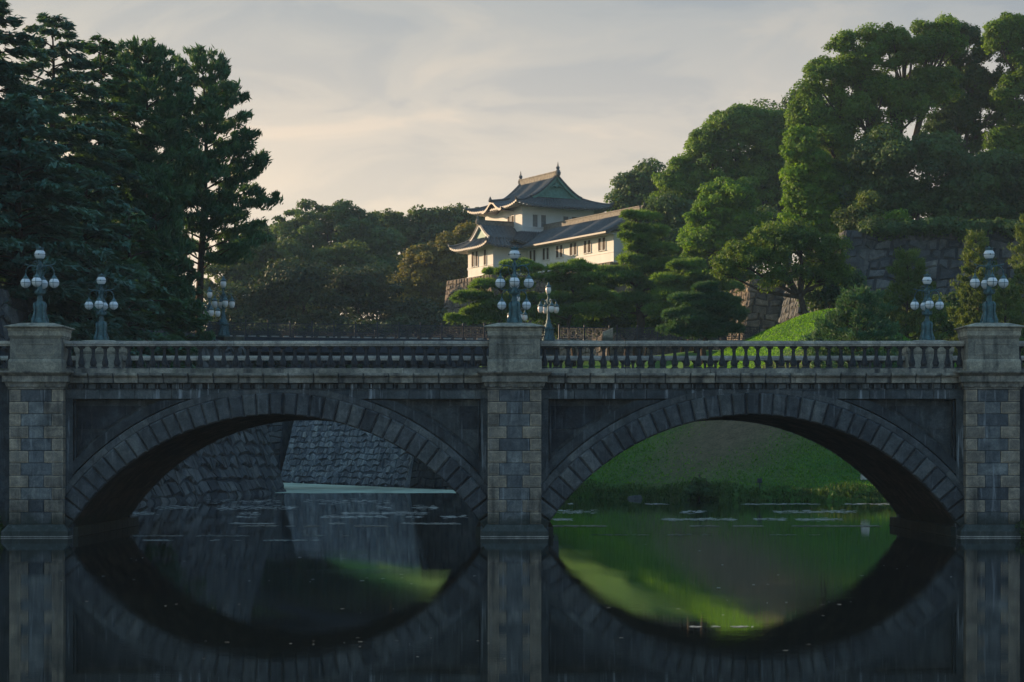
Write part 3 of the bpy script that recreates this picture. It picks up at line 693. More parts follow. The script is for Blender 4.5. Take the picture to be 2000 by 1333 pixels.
# ------------------------------------------------------------------ iron bridge behind
NL = Vector((-24.1, 180.0)); NR = Vector((3.15, 186.5)); du = (NR-NL).normalized(); dn = Vector((-du.y, du.x))   # dn points away from the camera
ang = math.atan2(du.y, du.x); ib = empty('iron_bridge', (NL.x, NL.y, 0), ang); LEN = (NR-NL).length; WID = 12.0
tag(ib, 'dark iron road bridge with ornate railings crossing behind the stone bridge', 'bridge')
zd = 12.85
mb = MB(); mb.box(-9, LEN+1.5, .1, WID-.1, zd-.35, zd); mb.build('deck', M['asphalt'], ib)
mb = MB()
for y in (0.0, WID-.35):
    mb.box(-1, LEN+1, y, y+.35, zd-1.15, zd-.36); mb.box(-1, LEN+1, y-.08, y+.43, zd-.45, zd-.36+.3); mb.box(-1, LEN+1, y-.06, y+.41, zd-1.25, zd-1.15)
    for k in range(28): mb.box(k*LEN/28-.04, k*LEN/28+.04, y-.05, y+.4, zd-1.15, zd-.45)
for y in (.1, WID/2, WID-.4):
    mb.patch(lambda s, t: (LEN*s, y+.3*t, zd-1.2-3.6*(2*s-1)**2), 24, 1); mb.patch(lambda s, t: (LEN*s, y+.3*t, zd-1.7-3.9*(2*s-1)**2), 24, 1)
    mb.patch(lambda s, t: (LEN*s, y, zd-1.2-3.6*(2*s-1)**2-t*(.5+.3*(2*s-1)**2)), 24, 1)
mb.build('girder', M['girder'], ib)
mb = MB()
for k in range(-4, 30):
    mb.box(k*.98+.1, k*.98+.75, -.10, .02, zd-.02, zd+.08)
mb.build('kerb_stones', M['rail'], ib)
def rail_panel(parent, x0, x1, y, z, h=1.15, name='railing_panel'):
    m = MB(); m.box(x0, x1, y-.05, y+.05, z+h-.07, z+h); m.box(x0, x1, y-.025, y+.025, z+.1, z+.15); m.box(x0, x1, y-.02, y+.02, z+h-.26, z+h-.23); m.box(x0, x1, y-.02, y+.02, z+.28, z+.31)
    n = max(2, int((x1-x0)/.12))
    for k in range(n+1):
        xx = x0+(x1-x0)*k/n; m.box(xx-.018, xx+.018, y-.018, y+.018, z+.12, z+h-.03)
    c = (x0+x1)/2; w2 = (x1-x0)/2
    for (ox, oz, rr) in ((0, h*.5, .25), (-w2*.55, h*.42, .15), (w2*.55, h*.42, .15), (-w2*.55, h*.66, .12), (w2*.55, h*.66, .12), (0, h*.5, .12), (-w2*.8, h*.55, .1), (w2*.8, h*.55, .1)):
        m.torus((c+ox, y, z+oz), rr, .036, 'Y', 10, 4)
    n2 = max(2, int((x1-x0)/.31))
    for k in range(n2): m.torus((x0+(x1-x0)*(k+.5)/n2, y, z+.215), .065, .014, 'Y', 8, 3); m.torus((x0+(x1-x0)*(k+.5)/n2, y, z+h-.14), .06, .014, 'Y', 8, 3)
    return m.build(name, M['rail_iron'], parent)
def rail_post(parent, x, y, z, h=1.25):
    m = MB(); m.box(x-.05, x+.05, y-.05, y+.05, z, z+h); m.sphere((x, y, z+h+.05), .075, 8, 5); m.box(x-.09, x+.09, y-.09, y+.09, z, z+.16); return m.build('railing_post', M['rail_iron'], parent)
for y in (-.02, WID-.2):
    k = -5
    while k*1.86 < LEN+.5:
        rail_post(ib, k*1.86, y, zd)
        if (k+1)*1.86 < LEN+1.0: rail_panel(ib, k*1.86+.06, (k+1)*1.86-.06, y, zd)
        k += 1
# ornate fence carrying on to the right with stone kerb
def road_fence(p0, p1, z, label, kerb=True, step=1.9):
    a = Vector(p0); b = Vector(p1); r = empty('ornate_fence', (a.x, a.y, z), math.atan2(b.y-a.y, b.x-a.x)); Lf = (b-a).length; n = max(1, round(Lf/step)); s_ = Lf/n
    for k in range(n+1):
        rail_post(r, k*s_, 0, 0)
        if k < n: rail_panel(r, k*s_+.06, (k+1)*s_-.06, 0, 0)
    if kerb:
        m = MB(); q = random.Random(3); t = 0
        while t < Lf:
            e = min(t+q.uniform(2.0, 3.2), Lf); m.cr = q.uniform(.4, .9); m.box(t+.01, e-.01, -.28, .25, -.45, -.003); t = e
        m.build('kerb', M['cap'], r, .02)
    return tag(r, label, 'fence')
road_fence((X(1092, 186.8), 186.8), (X(1190, 188.2), 188.2), zd+.05, 'short run of ornate iron fence right of the tulip lamp, ending at the sloping stone')
road_fence((X(1205, 188.6), 188.6), (X(1484, 187), 187), zd+.05, 'long ornate iron fence below the big pines, right of the sloping stone')
road_fence((X(360, 177.5), 177.5), (X(428, 179.7), 179.7), zd, 'iron fence left of the tulip lamps, behind the hanging pine boughs', kerb=False)
m = MB(); p = (X(1197, 187.6), 187.6)
m.cr = .8; z0 = zd-.4
m.add([(-.95, -.3, 0), (0, -.3, 0), (0, .3, 0), (-.95, .3, 0), (-.95, -.3, 1.05), (0, -.3, 1.45), (0, .3, 1.45), (-.95, .3, 1.05)], [(0, 3, 2, 1), (4, 5, 6, 7), (0, 1, 5, 4), (1, 2, 6, 5), (2, 3, 7, 6), (3, 0, 4, 7)])
m.box(-1.0, .05, -.34, .34, -.2, .06)
o = m.build('end_stone', M['beige'], bevel=.03); o.location = (p[0], p[1], z0+.1); tag(o, 'sloping granite end stone between two runs of ornate fence', 'stone block')
for (pa, pb, Yb, lb) in ((437, 476, 179.2, 'pale stone block under the left tulip lamps of the iron bridge'), (1058, 1172, 185.6, 'long pale stone parapet block beside the middle tulip lamp')):
    m = MB(); xa, xb = X(pa, Yb), X(pb, Yb); nn = 2
    for k in range(nn): m.cr = .4+.4*k; m.box(xa+(xb-xa)*k/nn+.01-xa, xa+(xb-xa)*(k+1)/nn-.01-xa, 0, .8, 0, .52)
    o = m.build('parapet_block', M['beige'], bevel=.03); o.location = (xa, Yb, zd-.6); tag(o, lb, 'stone block')
def build_tulip():
    r = empty('tulip_lamp'); s = 186.5/F; q = lambda py: (655-py)*180/F
    m = MB(); m.csm = True; m.lathe(0, 0, [(.55, 0), (.55, .2), (.50, .3), (.42, .55), (.36, .9), (.38, 1.0), (.5, 1.05), (.5, 1.16)], 12)
    for k in range(8): a = k*math.pi/4; m.tube([(math.cos(a)*.54, math.sin(a)*.54, .22), (math.cos(a)*.42, math.sin(a)*.42, .6), (math.cos(a)*.40, math.sin(a)*.4, 1.0)], .05, 5)
    m.build('pedestal', M['bronze'], r)
    m = MB(); m.csm = True; m.lathe(0, 0, [(.4, 1.17), (.34, 1.25), (.36, 1.35), (.26, 1.5), (.2, 1.6), (.22, 1.75), (.14, 1.9), (.12, 2.5), (.15, 2.6), (.1, 2.7), (.09, 3.5), (.16, 3.6), (.09, 3.72), (.07, 3.95), (.14, 4.05), (.18, 4.12)], 10); m.build('column', M['bronze'], r)
    def tul(x, y, z, par):
        g = MB(); g.csm = True; g.lathe(x, y, [(.08, z), (.17, z+.06), (.235, z+.22), (.25, z+.38), (.22, z+.52), (.16, z+.58)], 14); go = g.build('globe', M['globe_pink'], r)
        c = MB(); c.csm = True; c.lathe(x, y, [(.2, z+.56), (.27, z+.58), (.24, z+.66), (.12, z+.78), (.08, z+.86), (.09, z+.92), (.03, z+1.0)], 10); c.build('cap', M['bronze'], go)
    tul(0, 0, 4.12, r)
    for k in range(4):
        a = k*math.pi/2+.35; c, s_ = math.cos(a), math.sin(a)
        m = MB(); m.csm = True; m.tube([(c*.08, s_*.08, 3.1), (c*.3, s_*.3, 3.45), (c*.45, s_*.45, 3.62), (c*.62, s_*.62, 3.6), (c*.72, s_*.72, 3.4), (c*.73, s_*.73, 3.25)], [.05, .05, .045, .04, .035, .03], 6)
        m.torus((c*.3, s_*.3, 3.28), .12, .025, 'Y' if k % 2 == 0 else 'X', 10, 4); m.build('arm', M['bronze'], r)
        tul(c*.73, s_*.73, 2.45, r)
    return r
t0 = build_tulip(); TG = 'tulip-glass lamps at the ends of the iron bridge'
P4 = [(Vector((NR.x, NR.y))-dn*.0, 'tulip-glass lamp standing right of the middle stone pedestal, its glasses warm pink'), (NL, 'taller tulip-glass lamp above the left stone block, behind the pine boughs'),
      (NL+dn*WID, 'tulip-glass lamp on the far side at the left end of the iron bridge'), (NR+dn*WID*.95, 'pink tulip-glass lamp peeping out directly behind the middle lamp of the stone bridge')]
for i, (p, lb) in enumerate(P4):
    o = t0 if i == 0 else copy_tree(t0); o.location = (p.x, p.y, zd-.1); tag(o, lb, 'lamp', TG)

# ------------------------------------------------------------------ the watchtower (local frame: x along the gable side, y back along the lit side)
def skirt(mb, e, i, ze, zi, up=0.55, pitch=.5, power=1.3, sides=(0, 1, 2, 3)):
    """e, i: (x0,x1,y0,y1) eave and inner rectangles; corrugated tile skirts with upturned corners"""
    ex0, ex1, ey0, ey1 = e; ix0, ix1, iy0, iy1 = i
    E = [(ex0, ey0), (ex1, ey0), (ex1, ey1), (ex0, ey1)]; I = [(ix0, iy0), (ix1, iy0), (ix1, iy1), (ix0, iy1)]
    for k in sides:
        e0, e1, i0, i1 = E[k], E[(k+1) % 4], I[k], I[(k+1) % 4]; Ls = math.hypot(e1[0]-e0[0], e1[1]-e0[1]); ns = int(Ls/pitch)*4
        def P(s, t):
            a = (e0[0]+(e1[0]-e0[0])*s, e0[1]+(e1[1]-e0[1])*s); b = (i0[0]+(i1[0]-i0[0])*s, i0[1]+(i1[1]-i0[1])*s)
            z = ze+(zi-ze)*t**power+up*abs(2*s-1)**5*(1-t)**1.5
            z += .15*max(0, math.cos(2*math.pi*s*Ls/pitch))
            return (a[0]+(b[0]-a[0])*t, a[1]+(b[1]-a[1])*t, z)
        mb.patch(P, ns, 8)
        # eave edge thickness
        mb.patch(lambda s, t: (*P(s, 0)[:2], P(s, 0)[2]-.22*t), ns, 1)
def soffit(mb, e, wl, ze, zw, up=.55):
    ex0, ex1, ey0, ey1 = e; ix0, ix1, iy0, iy1 = wl
    E = [(ex0+.15, ey0+.15), (ex1-.15, ey0+.15), (ex1-.15, ey1-.15), (ex0+.15, ey1-.15)]; I = [(ix0, iy0), (ix1, iy0), (ix1, iy1), (ix0, iy1)]
    for k in range(4):
        e0, e1, i0, i1 = E[k], E[(k+1) % 4], I[k], I[(k+1) % 4]
        def P(s, t): return (e0[0]+(e1[0]-e0[0])*s+((i0[0]+(i1[0]-i0[0])*s)-(e0[0]+(e1[0]-e0[0])*s))*t, e0[1]+(e1[1]-e0[1])*s+((i0[1]+(i1[1]-i0[1])*s)-(e0[1]+(e1[1]-e0[1])*s))*t, (ze-.24)+(zw-ze+.24)*t+up*abs(2*s-1)**5*(1-t)**1.5)
        mb.patch(P, 24, 2)
        Ls = math.hypot(e1[0]-e0[0], e1[1]-e0[1]); n = int(Ls/.42)
        for j in range(1, n):
            p = P(j/n, 0.0); q = P(j/n, .9); mb.tube([p, q], .075, 4)
def gable_roof(mb, axis, a0, a1, c, hw, zb, zr, pitch=.5, power=1.35, sides=(-1, 1)):
    """ridge along axis ('x'/'y') from a0 to a1 at cross position c, half width hw"""
    La = abs(a1-a0); ns = max(4, int(La/pitch)*4)
    for sd in sides:
        def P(s, t):
            z = zb+(zr-zb)*t**power+.15*max(0, math.cos(2*math.pi*s*La/pitch)); q = c+sd*hw*(1-t); al = a0+(a1-a0)*s
            return (q, al, z) if axis == 'y' else (al, q, z)
        mb.patch(P, ns, 8)
def barge(mb, axis, a, c, hw, zb, zr, thick=.25, drop=.35, power=1.35, proud=0.0):
    """curved verge strip on a gable end at position a"""
    for sd in (-1, 1):
        def P(s, t, o):
            z = zb+(zr-zb)*s**power; q = c+sd*hw*(1-s); zt = z+.14-drop*t
            return (q, a+o, zt) if axis == 'y' else (a+o, q, zt)
        for o in (0, thick): mb.patch(lambda s, t: P(s, t, o), 12, 1)
        mb.patch(lambda s, t: P(s, 0, t*thick), 12, 1); mb.patch(lambda s, t: P(s, 1, t*thick), 12, 1)
def gable_face(mb, axis, a, c, hw, zb, zr, power=1.35):
    n = 14; pts = []
    for k in range(n+1):
        s = k/n; pts.append((c-hw*(1-s), zb+(zr-zb)*s**power))
    for k in range(n-1, -1, -1):
        s = k/n; pts.append((c+hw*(1-s), zb+(zr-zb)*s**power))
    vs = [((q, a, z) if axis == 'y' else (a, q, z)) for q, z in pts]; mb.add(vs, [tuple(range(len(vs)))])
def ridge(mb, axis, a0, a1, c, z, w=.45, h=.5):
    la, lb = min(a0, a1), max(a0, a1)
    if axis == 'y':
        mb.box(c-w/2, c+w/2, la, lb, z-.15, z+h-.12); mb.box(c-w/2-.06, c+w/2+.06, la-.04, lb+.04, z+h-.118, z+h)
    else:
        mb.box(la, lb, c-w/2, c+w/2, z-.15, z+h-.12); mb.box(la-.04, lb+.04, c-w/2-.06, c+w/2+.06, z+h-.118, z+h)
def hipridge(par, e, i_, ze, zi, up, r=.16, power=1.3):
    mb = MB(); n = 10; pts = []
    for k in range(n+1):
        t = k/n; pts.append((e[0]+(i_[0]-e[0])*t, e[1]+(i_[1]-e[1])*t, ze+(zi-ze)*t**power+up*(1-t)**1.5+.12))
    d = (Vector(pts[0])-Vector(pts[1])).normalized(); tip = Vector(pts[0])+d*.25+Vector((0, 0, .30)); mb.tube([tip]+pts, [r*.5]+[r]*len(pts), 5); tb(mb, 'hip_ridge', M['tile'], par)
def finial(mb, x, y, z, s=1.0):      # ridge-end ornament: carved tile face with an upright fish-tail spike
    mb.lathe(x, y, [(.42*s, z-.35), (.5*s, z), (.36*s, z+.35*s), (.22*s, z+.5*s), (.25*s, z+.7*s), (.16*s, z+.95*s), (.10*s, z+1.3*s), (.03*s, z+1.75*s)], 8)
    mb.tube([(x, y, z+.5*s), (x+.28*s, y, z+.75*s), (x+.22*s, y, z+1.05*s)], [.12*s, .09*s, .03*s], 5); mb.tube([(x, y, z+.5*s), (x-.28*s, y, z+.75*s), (x-.22*s, y, z+1.05*s)], [.12*s, .09*s, .03*s], 5)
tw = empty('castle_watchtower', (C0[0], C0[1], 25.3), CANG); tag(tw, 'white two-storey castle watchtower with grey tiled roofs and a green gable, on the stone base', 'watchtower')
ga = empty('castle_gallery', (C0[0], C0[1], 25.3), CANG); tag(ga, 'long low white gallery building with a row of paired windows, running right from the watchtower', 'castle building')
Z0 = 25.3
def tb(mb, name, mats, par, bevel=0.0):
    mb.v = [(x, y, z-Z0) for x, y, z in mb.v]; return mb.build(name, mats, par, bevel)
def walls(par, x0, x1, y0, y1, z0, z1, name='wall'):
    m = MB(); m.box(x0, x1, y0, y1, z0, z1)
    for za, zb_, o in ((z0+(z1-z0)*.30, z0+(z1-z0)*.30+.10, .05), (z1-.28, z1-.16, .06)): m.box(x0-o, x1+o, y0-o, y1+o, za, zb_)
    m.box(x0-.10, x1+.10, y0-.10, y1+.10, z0-.02, z0+.14)
    return tb(m, name, M['plaster'], par)
def window(par, face, pos, c, z0, z1, w=.62, sm='shutter'):
    """face 'x': plane x=pos looking towards -x ; 'y': plane y=pos looking towards -y"""
    m = MB(); bx = (lambda a0, a1, d0, d1, za, zb_: m.box(pos-d1, pos-d0, a0, a1, za, zb_)) if face == 'x' else (lambda a0, a1, d0, d1, za, zb_: m.box(a0, a1, pos-d1, pos-d0, za, zb_))
    bx(c-w/2-.09, c-w/2, -.02, .10, z0-.08, z1+.08); bx(c+w/2, c+w/2+.09, -.02, .10, z0-.08, z1+.08); bx(c-w/2, c+w/2, -.02, .10, z1, z1+.08); bx(c-w/2-.15, c+w/2+.15, -.02, .16, z0-.14, z0-.081)
    fr = tb(m, 'window', M['plaster'], par)
    m = MB(); bx = (lambda a0, a1, d0, d1, za, zb_: m.box(pos-d1, pos-d0, a0, a1, za, zb_)) if face == 'x' else (lambda a0, a1, d0, d1, za, zb_: m.box(a0, a1, pos-d1, pos-d0, za, zb_))
    bx(c-w/2+.002, c+w/2-.002, -.02, .02, z0, z1)
    for k in range(3): xx = c-w/2+w*(k+.5)/3; bx(xx-.06, xx+.06, .021, .07, z0, z1)
    tb(m, 'slats', M[sm], fr)
# upper storey
US = (0, 10.3, 0, 10.3); EAVE = (-1.75, 12.05, -1.75, 12.05); IN = (1.7, 8.6, .75, 9.55)
walls(tw, 0, 10.3, 0, 10.3, 30.3, 34.2, 'upper_wall')
m = MB(); skirt(m, EAVE, IN, 34.1, 35.55, .55); gable_roof(m, 'y', .25, 10.05, 5.15, 3.6, 35.45, 38.25); m.csm = False
roof_u = tb(m, 'upper_roof', M['tile'], tw)
m = MB(); ridge(m, 'y', .1, 10.2, 5.15, 38.2, .5, .62); tb(m, 'main_ridge', M['tile_ridge'], roof_u)
for (ex, ey, ix, iy) in ((-1.75, -1.75, 1.7, .75), (12.05, -1.75, 8.6, .75), (12.05, 12.05, 8.6, 9.55), (-1.75, 12.05, 1.7, 9.55)): hipridge(roof_u, (ex, ey), (ix, iy), 34.1, 35.55, .55)
for sx in (-1, 1):
    for yy in (.35, 9.95):
        m = MB(); m.tube([(5.15+sx*3.6*(1-t), yy, 35.45+2.8*t**1.35+.12) for t in np.linspace(0, 1, 9)], .17, 5); tb(m, 'verge_ridge', M['tile'], roof_u)
for yy in (.1, 10.2):
    m = MB(); finial(m, 5.15, yy, 38.6, .78); tb(m, 'ridge_ornament', M['tile'], roof_u)
m = MB(); gable_face(m, 'y', .62, 5.15, 3.2, 35.5, 38.0); tb(m, 'gable_panel', M['copper'], roof_u)
m = MB(); barge(m, 'y', .28, 5.15, 3.5, 35.5, 38.2, .22, .5)
m.box(1.9, 8.4, .40, .62, 35.45, 35.68); m.tube([(5.15, .45, 37.3), (5.15, .4, 36.9), (5.15, .45, 36.6)], [.25, .18, .04], 6)
for sd in (-1, 1): m.tube([(5.15+sd*.1, .45, 37.05), (5.15+sd*.5, .42, 36.95), (5.15+sd*.8, .45, 36.7)], [.16, .12, .05], 5)
tb(m, 'bargeboard', M['copper'], roof_u)
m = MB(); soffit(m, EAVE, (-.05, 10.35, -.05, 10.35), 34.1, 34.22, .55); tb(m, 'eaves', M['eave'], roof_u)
# curved gable on the lit eave
m = MB()
def kf(s): return .95*math.exp(-((2*s-1)/.42)**2)-.12*math.exp(-((abs(2*s-1)-.85)/.2)**2)
m.patch(lambda s, t: (-2.0+3.0*t, 2.0+5.4*s, 34.1+kf(s)+.35*t+.04*math.cos(60*s)), 40, 4); m.patch(lambda s, t: (-2.0, 2.0+5.4*s, 34.1+kf(s)-.3*t), 40, 1); m.patch(lambda s, t: (-1.98+2*t, 2.0+5.4*s, 33.8+kf(s)), 40, 1)
m.tube([(-2.1, 4.7, 35.1), (-.5, 4.7, 35.3), (.6, 4.7, 35.6)], .17, 5); m.lathe(-2.1, 4.7, [(.2, 34.95), (.28, 35.1), (.18, 35.4), (.05, 35.65)], 6)
tb(m, 'curved_gable', M['tile'], roof_u)
for c in (2.4, 3.5): window(tw, 'x', 0, c, 31.7, 33.1)
for c in (1.8, 3.0, 6.2, 7.4): window(tw, 'y', 0, c, 31.6, 33.1, .72, 'lattice')
# lower storey
walls(tw, -.9, 11.2, -.9, 11.2, 25.3, 29.4, 'lower_wall')
m = MB(); skirt(m, (-2.6, 12.9, -2.6, 12.9), (.02, 10.28, .02, 10.28), 29.2, 30.95, .55); tb(m, 'lower_roof', M['tile'], tw)
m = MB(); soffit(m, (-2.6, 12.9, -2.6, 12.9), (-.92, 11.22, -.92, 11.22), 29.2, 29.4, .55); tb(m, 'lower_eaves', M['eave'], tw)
window(tw, 'y', -.9, .6, 26.6, 28.1)
# projecting wing with its own gable facing left
walls(tw, -4.6, -.85, -1.0, 6.0, 25.3, 29.3, 'wing_wall')
for c in (1.1, 3.4, 4.5): window(tw, 'x', -4.6, c, 26.7, 28.5)
m = MB(); skirt(m, (-6.4, .5, -2.7, 7.7), (-4.6, 0.0, -.1, 5.1), 28.75, 30.0, .55, sides=(0, 2, 3)); gable_roof(m, 'x', -4.85, .2, 2.5, 2.9, 29.9, 31.9)
wr = tb(m, 'wing_roof', M['tile'], tw)
m = MB(); ridge(m, 'x', -5.0, .1, 2.5, 31.85, .42, .5)
tb(m, 'ridge', M['tile_ridge'], wr)
for sd in (-1, 1):
    m = MB(); m.tube([(-4.75, 2.5+sd*2.9*(1-t), 29.9+2.0*t**1.35+.12) for t in np.linspace(0, 1, 8)], .16, 5); tb(m, 'verge_ridge', M['tile'], wr)
hipridge(wr, (-6.4, -2.7), (-4.6, -.1), 28.75, 30.0, .55); hipridge(wr, (-6.4, 7.7), (-4.6, 5.1), 28.75, 30.0, .55)
m = MB(); finial(m, -5.0, 2.5, 32.2, .6); tb(m, 'ridge_ornament', M['tile_ridge'], wr)
m = MB(); gable_face(m, 'x', -4.5, 2.5, 2.5, 29.95, 31.7); tb(m, 'gable_panel', M['copper'], wr)
m = MB(); barge(m, 'x', -4.82, 2.5, 2.85, 29.95, 31.85, .2, .4); tb(m, 'bargeboard', M['plaster'], wr)
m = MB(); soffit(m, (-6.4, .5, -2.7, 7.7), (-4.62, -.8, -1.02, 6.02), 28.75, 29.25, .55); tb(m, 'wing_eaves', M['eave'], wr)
# gallery
walls(ga, .2, 6.4, -22.4, -1.0, 25.3, 29.2)
cc = [-2.5, -5.95, -9.4, -12.85, -16.3, -19.75]
for c in cc:
    for dx in (-.5, .5): window(ga, 'x', .2, c+dx, 26.95, 28.35)
m = MB(); gable_roof(m, 'y', -23.4, .1, 3.3, 4.75, 28.7, 31.3, .42, 1.12)
m.patch(lambda s, t: (-1.45, -23.4+23.5*s, 28.75-.2*t), 8, 1)
gr = tb(m, 'roof', M['tile'], ga)
m = MB(); ridge(m, 'y', -23.5, .3, 3.3, 31.25, .55, .65); m.tube([(3.3, -23.4, 31.6), (3.3, -24.0, 31.9), (3.3, -24.2, 32.3)], [.25, .2, .05], 6); tb(m, 'main_ridge', M['tile_ridge'], gr)
m = MB(); barge(m, 'y', -23.45, 3.3, 4.7, 28.7, 31.25, .2, .4, 1.12); gable_face(m, 'y', -22.7, 3.3, 4.2, 28.85, 31.15, 1.12); tb(m, 'gable_end', M['tile'], gr)
m = MB(); n = 50
for k in range(n): yy = -23.1+22.8*k/n; m.box(-1.3, .2, yy, yy+.16, 28.5+.0, 28.66)
m.patch(lambda s, t: (-1.35+1.6*t, -23.3+23.2*s, 28.63+.42*t), 8, 1); tb(m, 'eaves', M['eave'], gr)
walls(ga, 6.45, 11.5, -20.3, -17.0, 25.3, 27.4, 'parapet_wall')
m = MB(); gable_roof(m, 'x', 6.45, 11.9, -18.6, 2.5, 27.3, 28.3, .42, 1.1); ridge(m, 'x', 6.45, 11.9, -18.6, 28.2, .3, .35); tb(m, 'side_roof', M['tile'], ga)

# ------------------------------------------------------------------ trees
def unit(v): return v/np.maximum(np.linalg.norm(v, axis=-1, keepdims=True), 1e-9)
def leaves(name, P, D, Nn, a, b, mat, rnd, parent):
    """rhombic leaves: centre P, long direction D, normal Nn, half length a, half width b"""
    D = unit(D); S = unit(np.cross(D, Nn)); a = np.asarray(a).reshape(-1, 1)*np.ones((len(P), 1)); b = np.asarray(b).reshape(-1, 1)*np.ones((len(P), 1))
    V = np.stack([P-D*a, P+S*b-D*a*.15, P+D*a, P-S*b-D*a*.15], 1).reshape(-1, 3)
    return np_mesh(name, V, np.arange(len(V)).reshape(-1, 4), mat, rnd, parent)
def sph(n, r): return unit(r.normal(size=(n, 3)))
def tree_root(name, x, y, z, label, cat, group=None):
    r = empty(name, (x, y, z)); return tag(r, label, cat, group)
def broadleaf(name, px, Y, lobes, mat, label, leaf=.2, n=30000, clump=1.0, seed=1, bark='bark', dens=1.0, zb=None, group='broadleaf trees around the castle', limbs=14, inner=.25, trunk_r=.4, fat=1.08, depth=.85, flat=.68, fuzz=1.0, gap=None):
    r = np.random.default_rng(seed); x0 = X(px, Y); z0 = (gz(x0, Y) if zb is None else zb)-.15
    root = tree_root(name, x0, Y, z0, label, 'tree', group); O = np.array([x0, Y, z0]); k = Y/F
    Lc = []; Lr = []
    for (lx, ly, rx, rz, *dd) in lobes:
        Yl = Y+(dd[0] if dd else 0); c = np.array(at(lx, ly, Yl))-O; Lc.append(c); Lr.append(np.array([rx*k, rx*k*depth, rz*k]))
    for c, R_ in list(zip(Lc, Lr)):
        for _ in range(3):
            d_ = sph(1, r)[0]; Lc.append(c+d_*R_*.72); Lr.append(R_*r.uniform(.45, .68))
    Lc = np.array(Lc); Lr = np.array(Lr)*fat
    wt = (Lr[:, 0]*Lr[:, 2]); CP = []; CR = []
    for c, R_, w_ in zip(Lc, Lr, wt):
        m = max(6, int(6.5*dens*(w_/(clump*clump))**.9))
        d = sph(m, r); d[:, 2] = np.where(d[:, 2] < -.5, -d[:, 2], d[:, 2]); rad = np.where(r.random(m) < inner, r.uniform(.3, .7, m), r.uniform(.72, 1.16, m))
        CP.append(c+d*R_*rad[:, None]); CR.append(clump*np.exp(r.normal(size=m)*.38)*.85)
    CP = np.concatenate(CP); CR = np.concatenate(CR)
    if gap is not None:                   # open gaps a few metres wide run through the crown
        ph = r.uniform(0, 6, 6); q = np.sin(CP[:, 0]*1.25+ph[0]+.7*np.sin(CP[:, 2]*.8+ph[1]))*np.sin(CP[:, 2]*1.35+ph[2]+.7*np.sin(CP[:, 0]*.9+ph[3]))+.35*np.sin(CP[:, 1]*.9+ph[4]); k = q < gap; CP, CR = CP[k], CR[k]
    tone = r.random(len(CP))
    pr = CR**2; pr /= pr.sum(); idx = r.choice(len(CP), n, p=pr)
    d = sph(n, r); d[:, 2] = np.where(r.random(n) < .55, np.abs(d[:, 2]), d[:, 2])
    rr = CR[idx][:, None]*np.where(r.random((n, 1)) < .7, r.uniform(.8, 1.05, (n, 1)), r.uniform(.2, .8, (n, 1)))
    P = CP[idx]+d*rr*np.array([1, 1, flat]); P += r.normal(size=(n, 3))*clump*np.array([.10, .10, .14])*fuzz
    nn = unit(d*1.0+r.normal(size=(n, 3))*.55+np.array([0, 0, .35])); t = np.cross(nn, r.normal(size=(n, 3)))
    s = leaf*r.uniform(.6, 1.25, n)
    leaves('crown', P, t, nn, s, s*.62, M[mat], np.clip(tone[idx]*.65+r.random(n)*.35, 0, 1), root)
    mb = MB(); mb.csm = True; top = Lc.mean(0); lowz = (Lc[:, 2]-Lr[:, 2]).min(); fz = max(lowz*.9, 1.5)
    wob = lambda s: Vector(r.normal(size=3)*s)
    tp = Vector((top[0]*.35, 0, fz)); mid = Vector((top[0]*.12, 0, fz*.5))+wob(.15)
    mb.tube([(0, 0, -.4), (0, 0, .3), mid, tp], [trunk_r*1.5, trunk_r*1.15, trunk_r*.95, trunk_r*.8], 9)
    forks_ = []
    for c, R_ in zip(Lc[:len(lobes)], Lr):
        c = Vector(c); m = tp.lerp(c, .5)+Vector((0, 0, -.08*(c-tp).length))+wob(.25)
        mb.tube([tp-Vector((0, 0, .3)), tp.lerp(m, .5)+wob(.1), m, c, c+Vector((0, 0, R_[2]*.5))], [trunk_r*.6, trunk_r*.5, trunk_r*.38, trunk_r*.2, .03], 6); forks_.append((m, c))
    for q in r.choice(len(CP), min(limbs, len(CP)), replace=False):
        p = Vector(CP[q]); m, c = min(forks_, key=lambda f: (f[1]-p).length); st = m.lerp(c, .6); mm_ = st.lerp(p, .5)+wob(.2)
        mb.tube([st, mm_, p], [trunk_r*.2, trunk_r*.13, .03], 5)
    mb.build('trunk', M[bark], root); return root
def needle_tufts(C, D, r, per, l, w, spread):
    n = len(C)*per; Cc = np.repeat(C, per, 0); Dd = unit(np.repeat(D, per, 0)+r.normal(size=(n, 3))*spread)
    ll = l*r.uniform(.7, 1.15, n); nn = unit(r.normal(size=(n, 3))); nn = np.cross(Dd, nn)
    return Cc+Dd*ll[:, None]*.9, Dd, unit(nn), ll, np.full(n, w)
